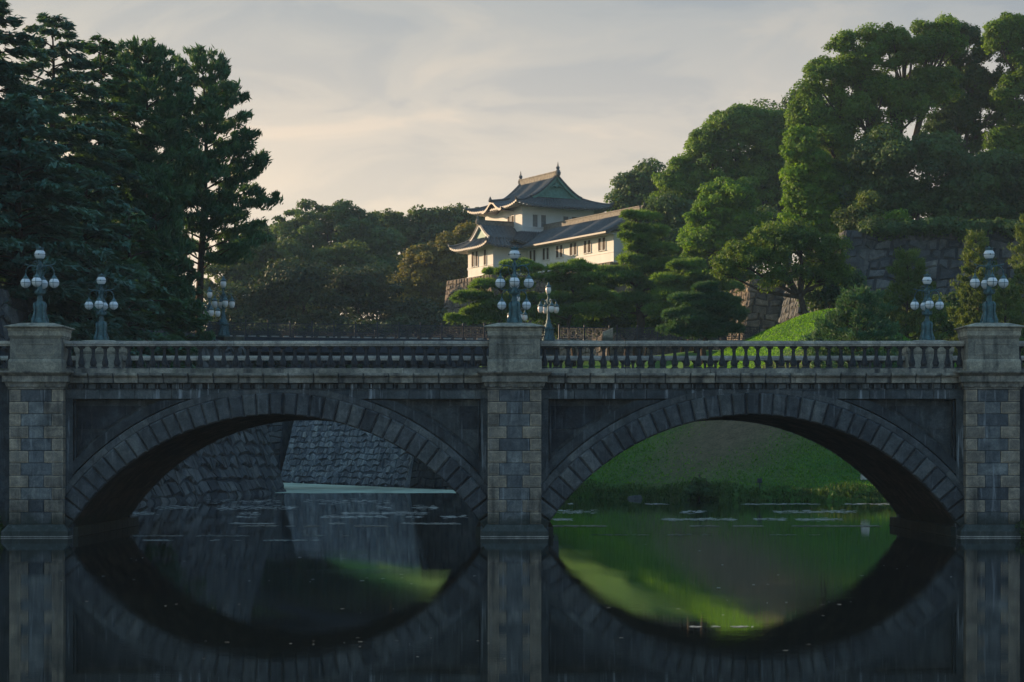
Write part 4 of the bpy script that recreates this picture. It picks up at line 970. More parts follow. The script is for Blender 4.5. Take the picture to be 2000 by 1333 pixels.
def pine(name, px, Y, pads, mat, label, tufts=2600, per=9, l=.22, w=.045, seed=1, group='garden pines', trunk_r=.22, zb=None, spread=.6, lean=0, density=1.0):
    """pads (px,py,rx,rz[,dY]) in photo units turned into real cloud-like pads on a winding trunk"""
    r = np.random.default_rng(seed); x0 = X(px, Y); z0 = (gz(x0, Y) if zb is None else zb)-.15
    root = tree_root(name, x0, Y, z0, label, 'pine tree', group); O = np.array([x0, Y, z0]); k = Y/F
    C = []; D = []; tn = []; tot = sum(p[2]**1.6 for p in pads); cent = []
    for (lx, ly, rx, rz, *dd) in pads:
        c = np.array(at(lx, ly, Y+(dd[0] if dd else 0)))-O; cent.append(c); m = int(tufts*(rx**1.6)/tot)
        # a pad is a handful of overlapping flat cushions
        q = max(4, int(rx/4)); cc = r.normal(size=(q, 3))*np.array([.45, .45, .28]); sz = r.uniform(.32, .6, q); i = r.integers(0, q, m)
        d = sph(m, r); d[:, 2] = np.where(r.random(m) < .8, np.abs(d[:, 2]), d[:, 2])
        Pn = cc[i]+d*sz[i][:, None]*np.array([1, 1, 1.0]); nd = unit(Pn*np.array([.6, .6, .3])+np.array([0, 0, .9])+d*.5)
        C.append(c+Pn*np.array([rx*k, rx*k*.8, rz*k])); D.append(nd); tn.append(.6*r.random(q)[i]+.0)
    C = np.concatenate(C); D = np.concatenate(D); tn = np.concatenate(tn)
    P, Dd, nn, a, b = needle_tufts(C, D, r, per, l, w, spread)
    leaves('crown', P, Dd, nn, a, b, M[mat], np.clip(np.repeat(tn, per)+.4*r.random(len(P)), 0, 1), root)
    cent = np.array(cent); order = np.argsort(cent[:, 2]); mb = MB(); mb.csm = True
    ztop = cent[:, 2].max(); nt_ = 9; tr = []
    for j in range(nt_):
        z = ztop*j/(nt_-1); near = np.exp(-((cent[:, 2]-z)/(ztop*.18+.1))**2)+1e-6; cxn = (cent[:, 0]*near).sum()/near.sum()
        tr.append(Vector((cxn*.45*min(1, z/ztop*2)+.25*math.sin(j*1.7+seed), .2*math.cos(j*1.3+seed), z)))
    tr[0] = Vector((0, 0, -.4)); mb.tube(tr, [trunk_r*(1.25-.95*j/(nt_-1)) for j in range(nt_)], 8)
    for c in cent:
        c = Vector(c); zt = max(.3, c.z-.12*abs(c.x)-.3); f = min(max(zt/ztop*(nt_-1), 0), nt_-1.001); j = int(f); s = tr[j].lerp(tr[j+1], f-j); m = s.lerp(c, .55)+Vector((0, 0, .15+.1*r.normal()))
        mb.tube([s, m, c+Vector((0, 0, -.1))], [trunk_r*.4, trunk_r*.28, .03], 5)
        for q in range(4): e = c+Vector((r.normal()*.5, r.normal()*.5, .05)); mb.tube([m, e], [trunk_r*.16, .02], 4)
    mb.build('trunk', M['bark'], root); return root
def conifer(name, px, top, Y, Lmax, mat, label, style='cedar', nb=95, per=420, seed=1, zb=None, low=.12, group='tall conifers on the left bank', leaf=.25, bias=(0, 0), pw=.8, trunk_r=.38, cat='conifer', spiky=0.0, X0=None, ztop=None):
    r = np.random.default_rng(seed); x0 = X(px, Y) if X0 is None else X0; z0 = (gz(x0, Y) if zb is None else zb)-.15
    H = (CZ+(HZ-top)*Y/F if ztop is None else ztop)-z0
    root = tree_root(name, x0, Y, z0, label, cat, group)
    mb = MB(); mb.csm = True; lean = .02*H; tp = [Vector((lean*math.sin(j*.9+seed)*.5, lean*math.cos(j*1.1+seed)*.4, H*j/8)) for j in range(9)]; tp[0] = Vector((0, 0, -.4))
    mb.tube(tp, [trunk_r*(1.15-1.08*j/8) for j in range(9)], 8)
    Ps = []; Ds = []; Ns = []; Tn = []; As = []
    ts = np.linspace(low, .985, nb)+r.normal(size=nb)*.008
    az = 0
    for i, t in enumerate(ts):
        t = min(max(t, .02), .99); az += 2.4+r.normal()*.35
        Lb = Lmax*(1-t)**pw*r.uniform(.62, 1.15)+.35
        dx = math.cos(az); dy = math.sin(az); Lb *= 1+bias[0]*dx*(1 if t < .9 else 0)
        f = t*8; j = min(int(f), 7); s = tp[j].lerp(tp[j+1], f-j)
        rise = (.05+.55*t) if style == 'cedar' else (.18+.6*t)
        droop = .30 if style == 'cedar' else .10
        def bp(u): return np.array([s.x+dx*Lb*u, s.y+dy*Lb*u, s.z+Lb*(rise*u-droop*u*u*(1+.4*u))])
        us = np.linspace(0, 1, 6); mb.tube([Vector(bp(u)) for u in us], [trunk_r*.22*(1-t*.6)*(1-.85*u)+.012 for u in us], 4)
        m = max(60, int(per*1.9*(Lb/Lmax)**1.15))
        # twigs leave the branch sideways, foliage hangs on twigs
        nt2 = max(5, int(Lb*3.2)); tu = r.uniform(.22, 1, nt2); tsd = r.choice([-1, 1], nt2); tl = (.16+.34*(1-tu))*Lb*r.uniform(.5, 1.2, nt2)+.2
        k = r.integers(0, nt2, m); v = r.random(m)**.7
        base = np.stack([bp(u) for u in tu]); side = np.array([-dy, dx, 0.]); fwd = np.array([dx, dy, 0.])
        tdir = unit(side*tsd[:, None]*.8+fwd*.75+np.array([0, 0, .05]))
        P = base[k]+tdir[k]*(tl[k]*v)[:, None]; P[:, 2] -= (.16 if style == 'cedar' else .02)*(tl[k]*v)**1.3
        th = .10 if style == 'cedar' else .13
        P += r.normal(size=(m, 3))*np.array([.10, .10, th])
        if style == 'cedar':
            D = tdir[k]+r.normal(size=(m, 3))*.35+np.array([0, 0, -.25]); Nn = np.array([0, 0, 1.])+r.normal(size=(m, 3))*.45; A = leaf*r.uniform(.6, 1.3, m)
        else:
            D = tdir[k]*.55+r.normal(size=(m, 3))*.5+np.array([0, 0, .75]); Nn = r.normal(size=(m, 3)); A = leaf*r.uniform(.6, 1.2, m)
        Ps.append(P); Ds.append(D); Ns.append(unit(Nn)); As.append(A); Tn.append(np.clip(.5*r.random()+.5*r.random(m), 0, 1))
    Ps = np.concatenate(Ps); leaves('crown', Ps, np.concatenate(Ds), np.concatenate(Ns), np.concatenate(As), np.concatenate(As)*(.34 if style == 'cedar' else .26), M[mat], np.concatenate(Tn), root)
    mb.build('trunk', M['bark'], root); return root
def auto_pads(px, top, bot, hw, lv, seed, flat=.30, shape=lambda t: .35+.65*t):
    r = random.Random(seed); out = []
    for i in range(lv):
        t = i/(lv-1) if lv > 1 else 0; py = top+(bot-top)*t; W = hw*shape(t); n = 1 if i == 0 else r.choice([2, 3, 3, 4])
        for j in range(n):
            ox = 0 if n == 1 else (-W+2*W*j/(n-1))*.72+r.uniform(-.12, .12)*W; rx = max(W/(.9+n*.42), hw*.2)*r.uniform(.85, 1.15)
            out.append((px+ox, py+r.uniform(-5, 5), rx, rx*flat*r.uniform(.85, 1.2)+3, r.uniform(-2, 2)))
    return out
NQ = 1.0
# left bank: tall conifers
conifer('cedar_tree', -35, -60, 128, 8.5, 'nd_cedar', 'huge dark cedar at the left edge of the picture, reaching above the frame', seed=1, nb=120, per=620)
conifer('cedar_tree', 100, 32, 140, 7.6, 'nd_cedar', 'dark cedar with a flat fan-like top, second from the left edge', seed=2, nb=110, per=560, pw=.62)
conifer('cedar_tree', 197, 72, 147, 7.0, 'nd_black', 'dark conifer with a slanting pointed tip between the flat-topped cedar and the pines', seed=3, nb=105, per=520, pw=.65)
conifer('black_pine', 287, 86, 152, 7.0, 'nd_black', 'black pine with a tufted pointed top, left of the ragged outermost pine', 'pine', seed=4, nb=95, per=620, pw=.6, leaf=.26, low=.36)
conifer('black_pine', 396, 108, 157, 5.8, 'nd_black', 'ragged black pine at the right end of the left-bank trees, long boughs against the sky', 'pine', seed=15, nb=88, per=560, pw=.45, leaf=.26, low=.42, bias=(.12, 0))
conifer('black_pine', 300, 330, 147, 3.6, 'nd_black', 'low dark black pine in front of the ragged pine, above the left balustrade', 'pine', seed=16, nb=80, per=560, pw=.55, leaf=.26, low=.0)
conifer('cedar_tree', 40, 190, 117, 7.0, 'nd_cedar', 'blue-green cedar with drooping layered boughs behind the left bridge lamp', seed=6, nb=100, per=640, pw=.6, low=.16)
conifer('cedar_tree', 165, 330, 122, 6.0, 'nd_cedar', 'shorter blue-green cedar with drooping boughs above the second lamp from the left', seed=7, nb=85, per=560, pw=.6, low=.22)
conifer('cedar_tree', 250, 420, 136, 5.6, 'nd_black', 'small dark conifer low down between the cedars and the black pines', seed=8, nb=70, per=460, pw=.6, low=.0)
for i, (x_, y_, zt) in enumerate(((-40, 96, 31), (-50, 106, 33), (-47, 92, 30), (-58, 112, 34), (-60, 98, 33), (-38, 104, 30), (-52, 122, 34), (-66, 120, 36), (-44, 112, 31), (-56, 86, 30))):  # unseen cedars added to keep the low sun off the stone bridge
    conifer('cedar_tree', 0, 0, y_, 6.5, 'nd_cedar', 'unseen dark cedar added for shade beyond the left edge of the picture', seed=20+i, nb=60, per=200, pw=.6, low=.05, leaf=.5, X0=x_, ztop=zt, group='cedars added for shade beyond the left edge')
BG = 'broadleaf trees beyond the moat wall'
broadleaf('evergreen_oak', 300, 168, [(300, 600, 50, 50), (345, 625, 30, 30), (250, 620, 50, 45)], 'lf_dark', 'dark evergreen undergrowth tree beneath the black pines', .2, 16000, .8, 31, zb=11.4)
broadleaf('broadleaf_tree', 490, 300, [(500, 505, 45, 52), (455, 555, 55, 60), (530, 590, 60, 60), (440, 600, 50, 50)], 'lf_olive', 'olive-brown tree between the black pines and the domed tree', .25, 62000, 1.0, 32, group=BG, dens=.8, fuzz=.5, gap=.6)
broadleaf('domed_tree', 645, 340, [(640, 462, 92, 52), (575, 490, 50, 44), (712, 490, 48, 46), (745, 560, 36, 50)], 'lf_dark', 'wide dome-shaped dark tree, highest of the trees behind the iron bridge', .27, 75000, 1.1, 33, group=BG, fuzz=.5, flat=.6, gap=.75)
broadleaf('broadleaf_tree', 620, 318, [(560, 555, 55, 60), (640, 545, 60, 58), (700, 575, 55, 60), (610, 610, 80, 45)], 'lf_olive', 'brownish mass-shaped tree directly below the dome-shaped tree', .26, 70000, 1.1, 34, group=BG, fuzz=.5)
broadleaf('broadleaf_tree', 800, 352, [(770, 450, 34, 26), (820, 455, 40, 34), (880, 448, 48, 28), (925, 455, 35, 28), (790, 500, 30, 34), (850, 495, 45, 30)], 'lf_olive', 'airy thin-crowned tree left of the watchtower with sky showing through', .32, 26000, 1.3, 35, group=BG, dens=.75, inner=.1)
broadleaf('broadleaf_tree', 865, 298, [(850, 530, 45, 45), (890, 505, 35, 36), (815, 580, 45, 50), (875, 580, 50, 55), (800, 610, 40, 35)], 'lf_autumn', 'yellowing tree close to the left foot of the watchtower', .23, 60000, .9, 36, group=BG, fuzz=.5, gap=.75)
broadleaf('broadleaf_tree', 905, 300, [(915, 470, 22, 26), (895, 490, 26, 22)], 'lf_autumn', 'bright yellow-green treetop against the left roof of the watchtower', .26, 9000, 1.0, 37, group=BG)
broadleaf('evergreen_oak', 560, 276, [(520, 600, 50, 48), (600, 580, 50, 55), (560, 560, 40, 40), (460, 615, 45, 40), (560, 645, 60, 30), (640, 640, 40, 30), (470, 650, 50, 24)], 'lf_deep', 'low dark tree behind the left half of the iron railing', .26, 22000, 1.2, 38, group=BG)
broadleaf('evergreen_oak', 730, 280, [(690, 590, 50, 52), (745, 600, 42, 50), (830, 625, 40, 30), (720, 648, 60, 26), (800, 648, 60, 26), (870, 645, 40, 26)], 'lf_deep', 'low dark tree behind the right half of the iron railing', .26, 22000, 1.2, 39, group=BG)
# castle hill on the right
HG = 'broadleaf trees on the castle hill'
broadleaf('evergreen_oak', 1262, 300, [(1262, 372, 42, 40), (1228, 405, 30, 28), (1300, 410, 42, 50), (1285, 450, 50, 40)], 'lf_dark', 'dark round tree just right of the watchtower roof', .27, 34000, 1.3, 41, zb=24, group=HG)
broadleaf('broadleaf_tree', 1440, 258, [(1440, 275, 58, 48), (1390, 315, 46, 46), (1330, 375, 42, 45), (1500, 270, 50, 48), (1430, 360, 70, 60), (1510, 350, 50, 70), (1340, 440, 50, 50)], 'lf_camphor', 'large billowing green tree between the watchtower and the great camphor', .175, 150000, .8, 42, zb=20.8, group=HG, dens=1.0, inner=.12, flat=.68, fuzz=.8, gap=.75)
broadleaf('maple_tree', 1415, 232, [(1425, 400, 48, 42), (1395, 445, 52, 42), (1450, 455, 50, 42), (1410, 485, 60, 30)], 'lf_green', 'fresh green fine-leaved tree in front of the large billowing tree', .16, 76000, .65, 43, group=HG, fuzz=.5)
broadleaf('camphor_tree', 1740, 206, [(1625, 170, 52, 46), (1690, 112, 60, 42), (1770, 100, 56, 42), (1592, 235, 38, 44), (1830, 80, 48, 36), (1610, 240, 42, 44), (1690, 205, 55, 42), (1760, 210, 55, 40), (1820, 170, 42, 36), (1640, 310, 55, 50), (1700, 300, 50, 40), (1650, 380, 50, 50)], 'lf_camphor', 'great camphor tree with a broad rounded crown above the stone bastion', .14, 230000, .62, 44, zb=21.6, group=HG, limbs=140, dens=1.25, inner=.08, fat=1.14, depth=.55, flat=.72, fuzz=1.1, gap=.55, trunk_r=.65)
broadleaf('camphor_tree', 1880, 212, [(1870, 95, 50, 32), (1905, 150, 48, 38), (1850, 200, 46, 34), (1915, 230, 45, 34), (1860, 270, 48, 36)], 'lf_dark', 'second camphor tree right of the great one, with pale limbs showing through its crown', .14, 105000, .55, 45, zb=21.6, group=HG, limbs=140, dens=1.15, inner=.08, fat=1.16, depth=.5, flat=.74, fuzz=1.3, gap=.45, trunk_r=.55, bark='bark_pale')
broadleaf('camphor_tree', 1990, 208, [(1975, 75, 40, 34), (2020, 140, 48, 50), (1985, 190, 36, 34), (2010, 260, 50, 46), (1970, 300, 42, 36)], 'lf_camphor', 'camphor tree at the right edge of the picture, its top cut by the frame side', .14, 105000, .55, 46, zb=21.6, group=HG, limbs=140, dens=1.15, inner=.08, fat=1.16, depth=.5, flat=.74, fuzz=1.3, gap=.45, bark='bark_pale')
broadleaf('evergreen_oak', 1760, 200, [(1740, 320, 62, 42), (1820, 330, 62, 44), (1720, 390, 56, 42), (1800, 400, 70, 40), (1880, 390, 60, 45)], 'lf_dark', 'very dark dense evergreen under the great camphor, on top of the bastion', .17, 90000, .85, 47, zb=21.6, group=HG)
broadleaf('evergreen_oak', 1950, 201, [(1940, 360, 50, 44), (2000, 370, 50, 50), (1900, 430, 60, 30), (1980, 430, 60, 36)], 'lf_dark', 'dark evergreen on top of the bastion at the right edge', .17, 66000, .85, 48, zb=21.6, group=HG)
broadleaf('ivy_clad_tree', 1575, 203, [(1562, 295, 34, 36), (1575, 345, 38, 38), (1600, 380, 40, 40), (1570, 410, 38, 44), (1610, 440, 44, 40), (1650, 400, 34, 40), (1560, 465, 36, 30)], 'lf_green', 'sunlit yellow-green climber-clad tree on the left flank of the great camphor', .15, 95000, .6, 49, group=HG, fuzz=.5)
broadleaf('evergreen_shrub', 1700, 190, [(1690, 425, 24, 30), (1665, 440, 18, 26)], 'lf_olive', 'greyish shrub hanging over the corner of the high bastion', .15, 9000, .6, 50, zb=22.2, group=HG, trunk_r=.12)
broadleaf('evergreen_shrub', 1755, 188.6, [(1757, 428, 17, 16), (1740, 436, 10, 9)], 'lf_green', 'single bright green sapling lit by the sun on top of the high bastion', .16, 2600, .5, 51, zb=22.2, group=HG, trunk_r=.08)
broadleaf('cherry_tree', 1575, 172, [(1500, 500, 52, 34), (1560, 480, 50, 30), (1620, 500, 38, 30), (1440, 510, 42, 24), (1520, 540, 50, 24), (1600, 540, 42, 24), (1640, 545, 26, 20), (1500, 460, 20, 18), (1560, 450, 22, 18), (1410, 530, 26, 18)], 'lf_cherry', 'spreading cherry tree with forked trunk on the sunlit grass mound', .11, 36000, .38, 52, group='cherry tree', limbs=110, dens=.6, inner=.35, fat=1.15, fuzz=1.8, trunk_r=.28)
broadleaf('evergreen_shrub', 1345, 240, [(1340, 520, 40, 34), (1400, 530, 40, 34), (1300, 500, 40, 40), (1440, 520, 30, 34)], 'lf_dark', 'dark shrubbery between the big garden pine and the lower bastion', .22, 26000, 1.0, 53, group=HG)
broadleaf('evergreen_oak', 1540, 262, [(1530, 300, 50, 60), (1560, 380, 50, 70), (1480, 420, 60, 50), (1570, 230, 36, 36), (1610, 330, 50, 70)], 'lf_dark', 'dark tree filling the gap between the billowing tree and the great camphor', .2, 90000, 1.0, 54, zb=20.8, group=HG, fat=1.15)
broadleaf('evergreen_oak', 1330, 250, [(1320, 450, 50, 50), (1370, 480, 60, 50), (1300, 500, 50, 46), (1440, 490, 60, 44), (1500, 470, 50, 44)], 'lf_dark', 'dark evergreen at the right end of the castle gallery, behind the garden pines', .2, 60000, 1.0, 55, zb=20.8, group=HG)
for i, (a_, b_, c_) in enumerate(((1720, 452, 34), (1790, 450, 44), (1870, 452, 44), (1950, 452, 48))):
    broadleaf('evergreen_shrub', a_, 187.3, [(a_, b_, c_, 14), (a_+c_*.6, b_+4, c_*.5, 12)], 'lf_dark', ('dark hedge bush hanging over the top edge of the high bastion, near its corner', 'dark hedge bush on the bastion edge behind the second lamp from the right', 'dark hedge bush on the bastion edge, left of the rightmost lamp', 'dark hedge bush on the bastion edge at the right end')[i], .15, 9000, .6, 150+i, zb=22.2, group='hedge bushes on the bastion edge', trunk_r=.1, limbs=5)
for i, (a_, c_) in enumerate(((1075, 30), (1130, 34), (1190, 34), (1260, 36), (1330, 34))):
    broadleaf('evergreen_shrub', a_, 216, [(a_, 632, c_, 20), (a_+c_*.6, 640, c_*.5, 16)], 'lf_green' if i in (1, 3) else 'lf_dark', ('bush behind the ornate fence beside the tulip lamp', 'bright green bush behind the short ornate fence', 'dark bush behind the sloping end stone', 'bright green bush behind the long ornate fence', 'dark bush behind the ornate fence below the tallest pine')[i], .16, 7000, .6, 170+i, group='bushes behind the ornate fence', trunk_r=.1, limbs=4)
# garden pines in front of the castle base
G1 = 'layered garden pines below the castle'
pine('red_pine', 1245, 212, [(1240, 427, 28, 11), (1226, 447, 20, 9), (1268, 452, 32, 11), (1245, 470, 38, 12), (1234, 490, 26, 10), (1285, 490, 36, 12), (1238, 508, 36, 12), (1208, 534, 34, 11), (1270, 530, 48, 14), (1320, 520, 38, 12), (1215, 552, 52, 15), (1300, 560, 50, 15), (1150, 568, 46, 14), (1240, 590, 56, 16), (1180, 600, 48, 15), (1330, 590, 46, 15), (1360, 560, 34, 12), (1285, 612, 50, 14)], 'nd_pine', 'tallest layered garden pine, standing before the right end of the castle gallery', tufts=11000, per=8, l=.30, w=.05, seed=61, group=G1, trunk_r=.4)
pine('red_pine', 1120, 206, [(1118, 527, 40, 10), (1085, 545, 30, 9), (1150, 545, 34, 9), (1110, 562, 30, 9), (1165, 580, 36, 10), (1095, 590, 40, 11), (1140, 610, 44, 12), (1060, 612, 26, 10)], 'nd_pine', 'flat-topped garden pine right of the middle bridge lamp, below the gallery windows', tufts=5200, per=8, l=.30, w=.05, seed=62, group=G1)
pine('red_pine', 985, 208, [(1000, 520, 26, 9), (1030, 528, 26, 9), (975, 535, 20, 8), (960, 560, 34, 10), (935, 582, 36, 9), (1010, 560, 26, 10), (1020, 590, 40, 14), (975, 600, 40, 13), (925, 612, 34, 12), (905, 625, 26, 8), (960, 622, 40, 12), (1040, 615, 40, 14)], 'nd_pine', 'low spreading garden pine left of and behind the middle bridge lamp', tufts=6500, per=8, l=.28, w=.05, seed=63, group=G1)
pine('red_pine', 1360, 200, [(1345, 520, 36, 11), (1370, 545, 40, 12), (1320, 548, 34, 11), (1395, 565, 34, 12), (1340, 578, 46, 13), (1375, 600, 46, 14), (1310, 610, 40, 13), (1420, 605, 34, 12)], 'nd_pine', 'garden pine right of the tallest one, in front of the lower bastion', tufts=5600, per=8, l=.28, w=.05, seed=64, group=G1)
pine('red_pine', 1378, 176, [(1385, 565, 26, 9), (1360, 585, 34, 10), (1410, 588, 34, 10), (1385, 605, 40, 12), (1335, 615, 34, 11), (1430, 618, 30, 10), (1375, 632, 50, 13), (1320, 645, 30, 10), (1425, 645, 34, 10), (1370, 655, 44, 10)], 'nd_black', 'dark garden pine nearest the balustrade, overlapping the ornate fence', tufts=6500, per=8, l=.24, w=.042, seed=65, group=G1)
pine('red_pine', 1230, 222, [(1200, 610, 50, 12), (1260, 620, 50, 12), (1150, 620, 40, 12), (1320, 622, 50, 12), (1090, 622, 40, 10)], 'nd_young', 'low sunlit pine thicket behind the ornate fence', tufts=4200, per=8, l=.28, w=.05, seed=66, group=G1)
G2 = 'young pines on the bank right of the mound'
for (px_, top_, Y_, L_, mt, nb_, lb, sd) in ((1676, 572, 149, 4.3, 'nd_black', 95, 'broad dark young pine on the right slope of the sunlit mound', 71), (1772, 492, 168, 2.7, 'nd_young', 74, 'yellow-green young pine with an upright spire, left of the far right lamp', 72),
        (1908, 456, 171, 2.6, 'nd_young', 80, 'tall sunlit young pine directly behind the nearer right bridge lamp', 73), (2020, 412, 166, 3.2, 'nd_young', 84, 'young pine cut by the right edge of the picture', 74), (1840, 600, 176, 2.6, 'nd_pine', 50, 'low dark young pine behind the far right lamp', 75), (1965, 560, 162, 2.4, 'nd_young', 50, 'short young pine between the tall one and the right edge', 76)):
    conifer('young_pine', px_, top_, Y_, L_, mt, lb, 'pine', seed=sd, nb=nb_, per=260, pw=.72, leaf=.17, low=.02, group=G2, trunk_r=.13, cat='pine tree')
for (px_, Y_, top_, hw_, lb) in ((1480, 232, 560, 40, 'dark bush at the foot of the lower bastion'), (1710, 181, 590, 60, 'dark bush at the foot of the high bastion, behind the young pines'), (1880, 181, 580, 70, 'wide dark bush at the foot of the high bastion near the right edge')):
    if px_ == 1480: continue
    broadleaf('evergreen_shrub', px_, Y_, [(px_-hw_*.5, top_+35, hw_*.6, 34), (px_+hw_*.5, top_+45, hw_*.6, 34)], 'lf_dark', lb, .16, 12000, .7, int(px_), group='dark bushes at the bastion foot', trunk_r=.1)
broadleaf('evergreen_shrub', 1615, 181, [(1610, 570, 44, 46), (1650, 585, 40, 40)], 'lf_dark', 'dark bush filling the corner between the mound and the high bastion', .16, 14000, .7, 610, group='dark bushes at the bastion foot', trunk_r=.1)
for i, (x_, y_, zt, lm) in enumerate(((-30, 171, 22, 5), (-35, 177, 23, 5.5), (-31, 183, 20, 5), (-40, 186, 24, 6))):  # pines added to block the sun from the grass bank
    conifer('black_pine', 0, 0, y_, lm, 'nd_black', 'dark pine added to shade the grass bank, filling in behind the left-bank front trees', 'pine', seed=120+i, nb=60, per=260, pw=.5, low=.05, leaf=.36, X0=x_, ztop=zt, group='pines added for shade in the depth of the left-bank wood')
for i, (x_, y_, zt, lm) in enumerate(((-43, 200, 24, 6), (-50, 206, 25, 6), (-57, 212, 26, 6))):  # hidden pines added as blockers, shading the abutment wall
    conifer('black_pine', 0, 0, y_, lm, 'nd_black', 'hidden dark pine added for shade at the back of the left-bank wood', 'pine', seed=140+i, nb=60, per=200, pw=.45, low=.05, leaf=.45, X0=x_, ztop=zt, group='pines added for shade at the back of the left-bank wood')
for i, (x_, y_, w_) in enumerate(((-60, 256.5, 100), (-68, 258.5, 100), (-76, 261, 100), (-53, 255, 95))):  # hidden evergreens added so the pale moat wall lies in shade
    px_ = 1000+x_*F/y_
    broadleaf('evergreen_oak', px_, y_, [(px_, 650, w_, 70), (px_-w_*.5, 625, w_*.6, 56), (px_+w_*.5, 635, w_*.6, 56), (px_, 720, w_, 60)], 'lf_dark', 'dark evergreen added for shade on the far moat bank, hidden behind the left-bank wood', .5, 14000, 1.6, 130+i, group='evergreens added for shade on the far moat bank', limbs=4)
for i, (x_, y_) in enumerate(((-43, 211), (-47, 217), (-51, 222), (-55, 228), (-60, 233), (-50, 213), (-56, 220), (-56, 238), (-60, 243), (-64, 247), (-57, 233))):  # more hidden oaks added, sized to shade the pale wall but not the grass
    k_ = y_/F; px_ = 1000+x_/k_; pz = lambda z: HZ-(z-CZ)/k_
    broadleaf('evergreen_oak', px_, y_, [(px_-1.5/k_, pz(15.5), 4.2/k_, 4.0/k_), (px_+1.5/k_, pz(15), 4.5/k_, 4.5/k_), (px_, pz(15.5), 3.6/k_, 3.2/k_), (px_, pz(12.5), 4.5/k_, 2.5/k_)], 'lf_dark', 'dense dark evergreen oak added for shade, hidden at the far end of the left bank', .5, 12000, 1.4, 180+i, zb=11.3, group='evergreen oaks added for shade at the far end of the left bank', limbs=4)
for i, (x_, y_, zt) in enumerate(((-36, 106, 24), (-39.5, 115, 28), (-43, 122, 30), (-45, 129, 28), (-41, 109, 28), (-33.5, 99, 24), (-45, 118, 30), (-47, 134, 30))):  # unseen dense oaks added to stop sun reaching under the bridge arches
    k_ = y_/F; px_ = 1000+x_/k_; pz = lambda z: HZ-(z-CZ)/k_
    broadleaf('evergreen_oak', px_, y_, [(px_, pz(14), 4.5/k_, 4/k_), (px_-1/k_, pz(18), 4/k_, 4/k_), (px_+1/k_, pz(zt-4), 3.4/k_, 4/k_)], 'lf_dark', 'dense evergreen oak added unseen for shade beyond the left edge of the picture', .5, 9000, 1.4, 200+i, zb=11.3, group='evergreen oaks added for shade beyond the left edge', limbs=4)
for i, (a_, y_) in enumerate(((440, 715), (500, 705), (570, 705), (640, 700), (710, 695), (790, 690), (860, 680), (925, 680))):
    Y_ = 252 if i < 5 else 268
    broadleaf('evergreen_shrub', a_, Y_, [(a_, y_-12, 46, 44), (a_+24, y_+14, 38, 36)]+([(a_, y_+66, 48, 44), (a_-20, y_+45, 40, 40), (a_+10, y_+105, 48, 34)] if i < 5 else [(a_-15, y_+36, 40, 30)]), 'lf_deep', 'dark rounded bush on the low ground behind the pale moat wall', .26, 14000, .9, 220+i, group='bushes behind the pale moat wall', trunk_r=.1, limbs=4)
# ------------------------------------------------------------------ bank details
def bank_strip():
    r = np.random.default_rng(90); pts = [Vector(p) for p in ISL[5:12]]; P = []; S = []
    for a, b in zip(pts[:-1], pts[1:]):
        Ls = (b-a).length; n = int(Ls*420); t = r.random(n); nrm = Vector((-(b-a).y, (b-a).x)).normalized(); c = .5+.5*np.sin(t*Ls*1.1)*np.sin(t*Ls*.37+1)
        off = r.uniform(-.2, 1.5, n); hmax = (.25+.5*c)*np.clip(1.1-np.abs(off-.5)*.7, .2, 1)
        x = a.x+(b.x-a.x)*t+nrm.x*off; y = a.y+(b.y-a.y)*t+nrm.y*off; z = np.maximum(ground(x, y), .0)*.6+r.random(n)**1.3*hmax
        P.append(np.stack([x, y, z], 1)); S.append(r.uniform(.06, .16, n))
    P = np.concatenate(P); S = np.concatenate(S); n = len(P); D = r.normal(size=(n, 3))*.45+np.array([0, 0, .8]); D[:, 2] += 0
    o = leaves('bank_weeds', P, D, unit(r.normal(size=(n, 3))), S, S*.3, M['reed'], r.random(n), None); tag(o, 'dark overhanging weeds along the water edge of the grass bank', 'weeds', kind='stuff')
bank_strip()
def grass_tufts():
    r = np.random.default_rng(91); n = 260000; x = r.uniform(0, 60, n); y = r.uniform(132, 186, n); d = dist_edges(ISL, [5, 6, 7, 8, 9, 10], x, y); k = inside(ISL, x, y) & (d > .8) & ~((x > 25) & (y > 183)); x, y = x[k], y[k]; dr = np.exp(-(((x-(16.5+0.3*(y-150)))/7.5)**2+((y-149)/8.5)**2)**1.6); k = r.random(len(x)) > dr*1.05; x, y = x[k], y[k]; n = len(x)
    z = ground(x, y); P = np.stack([x, y, z+.05], 1); D = r.normal(size=(n, 3))*.5+np.array([0, 0, .8]); S = r.uniform(.05, .13, n)
    o = leaves('grass', P, D, unit(r.normal(size=(n, 3))), S, S*.35, M['lf_grass'], r.random(n), None); tag(o, 'short meadow grass on the mound and bank', 'grass', kind='stuff')
grass_tufts()
broadleaf('bank_bush', 1365, 140.5, [(1365, 958, 18, 14), (1350, 966, 14, 10), (1385, 966, 14, 10)], 'lf_dark', 'dark round bush at the water edge under the right arch', .09, 7000, .35, 95, zb=.3, group='bushes at the water edge', trunk_r=.06)
broadleaf('bank_bush', 1610, 146, [(1600, 875, 30, 18), (1640, 900, 26, 18), (1570, 862, 16, 10)], 'lf_dark', 'dark low bush on the grass slope near the right side of the right arch', .09, 7000, .4, 96, group='bushes on the grass slope', trunk_r=.06)
for (x_, y_, lb, sd) in ((-18.4, 77.0, 'small green bush in the water at the foot of the left pier', 97), (18.35, 76.6, 'small green bush at the foot of the right pier, at the picture edge', 98)):
    k = y_/F; px_ = 1000+x_/k
    broadleaf('waterside_bush', px_, y_, [(px_, 1037, 11, 12), (px_+(6 if x_ > 0 else -6), 1030, 12, 14), (px_-2, 1046, 15, 6)], 'lf_dark', lb, .05, 4500, .16, sd, zb=-.1, group='bushes at the pier feet', trunk_r=.03)
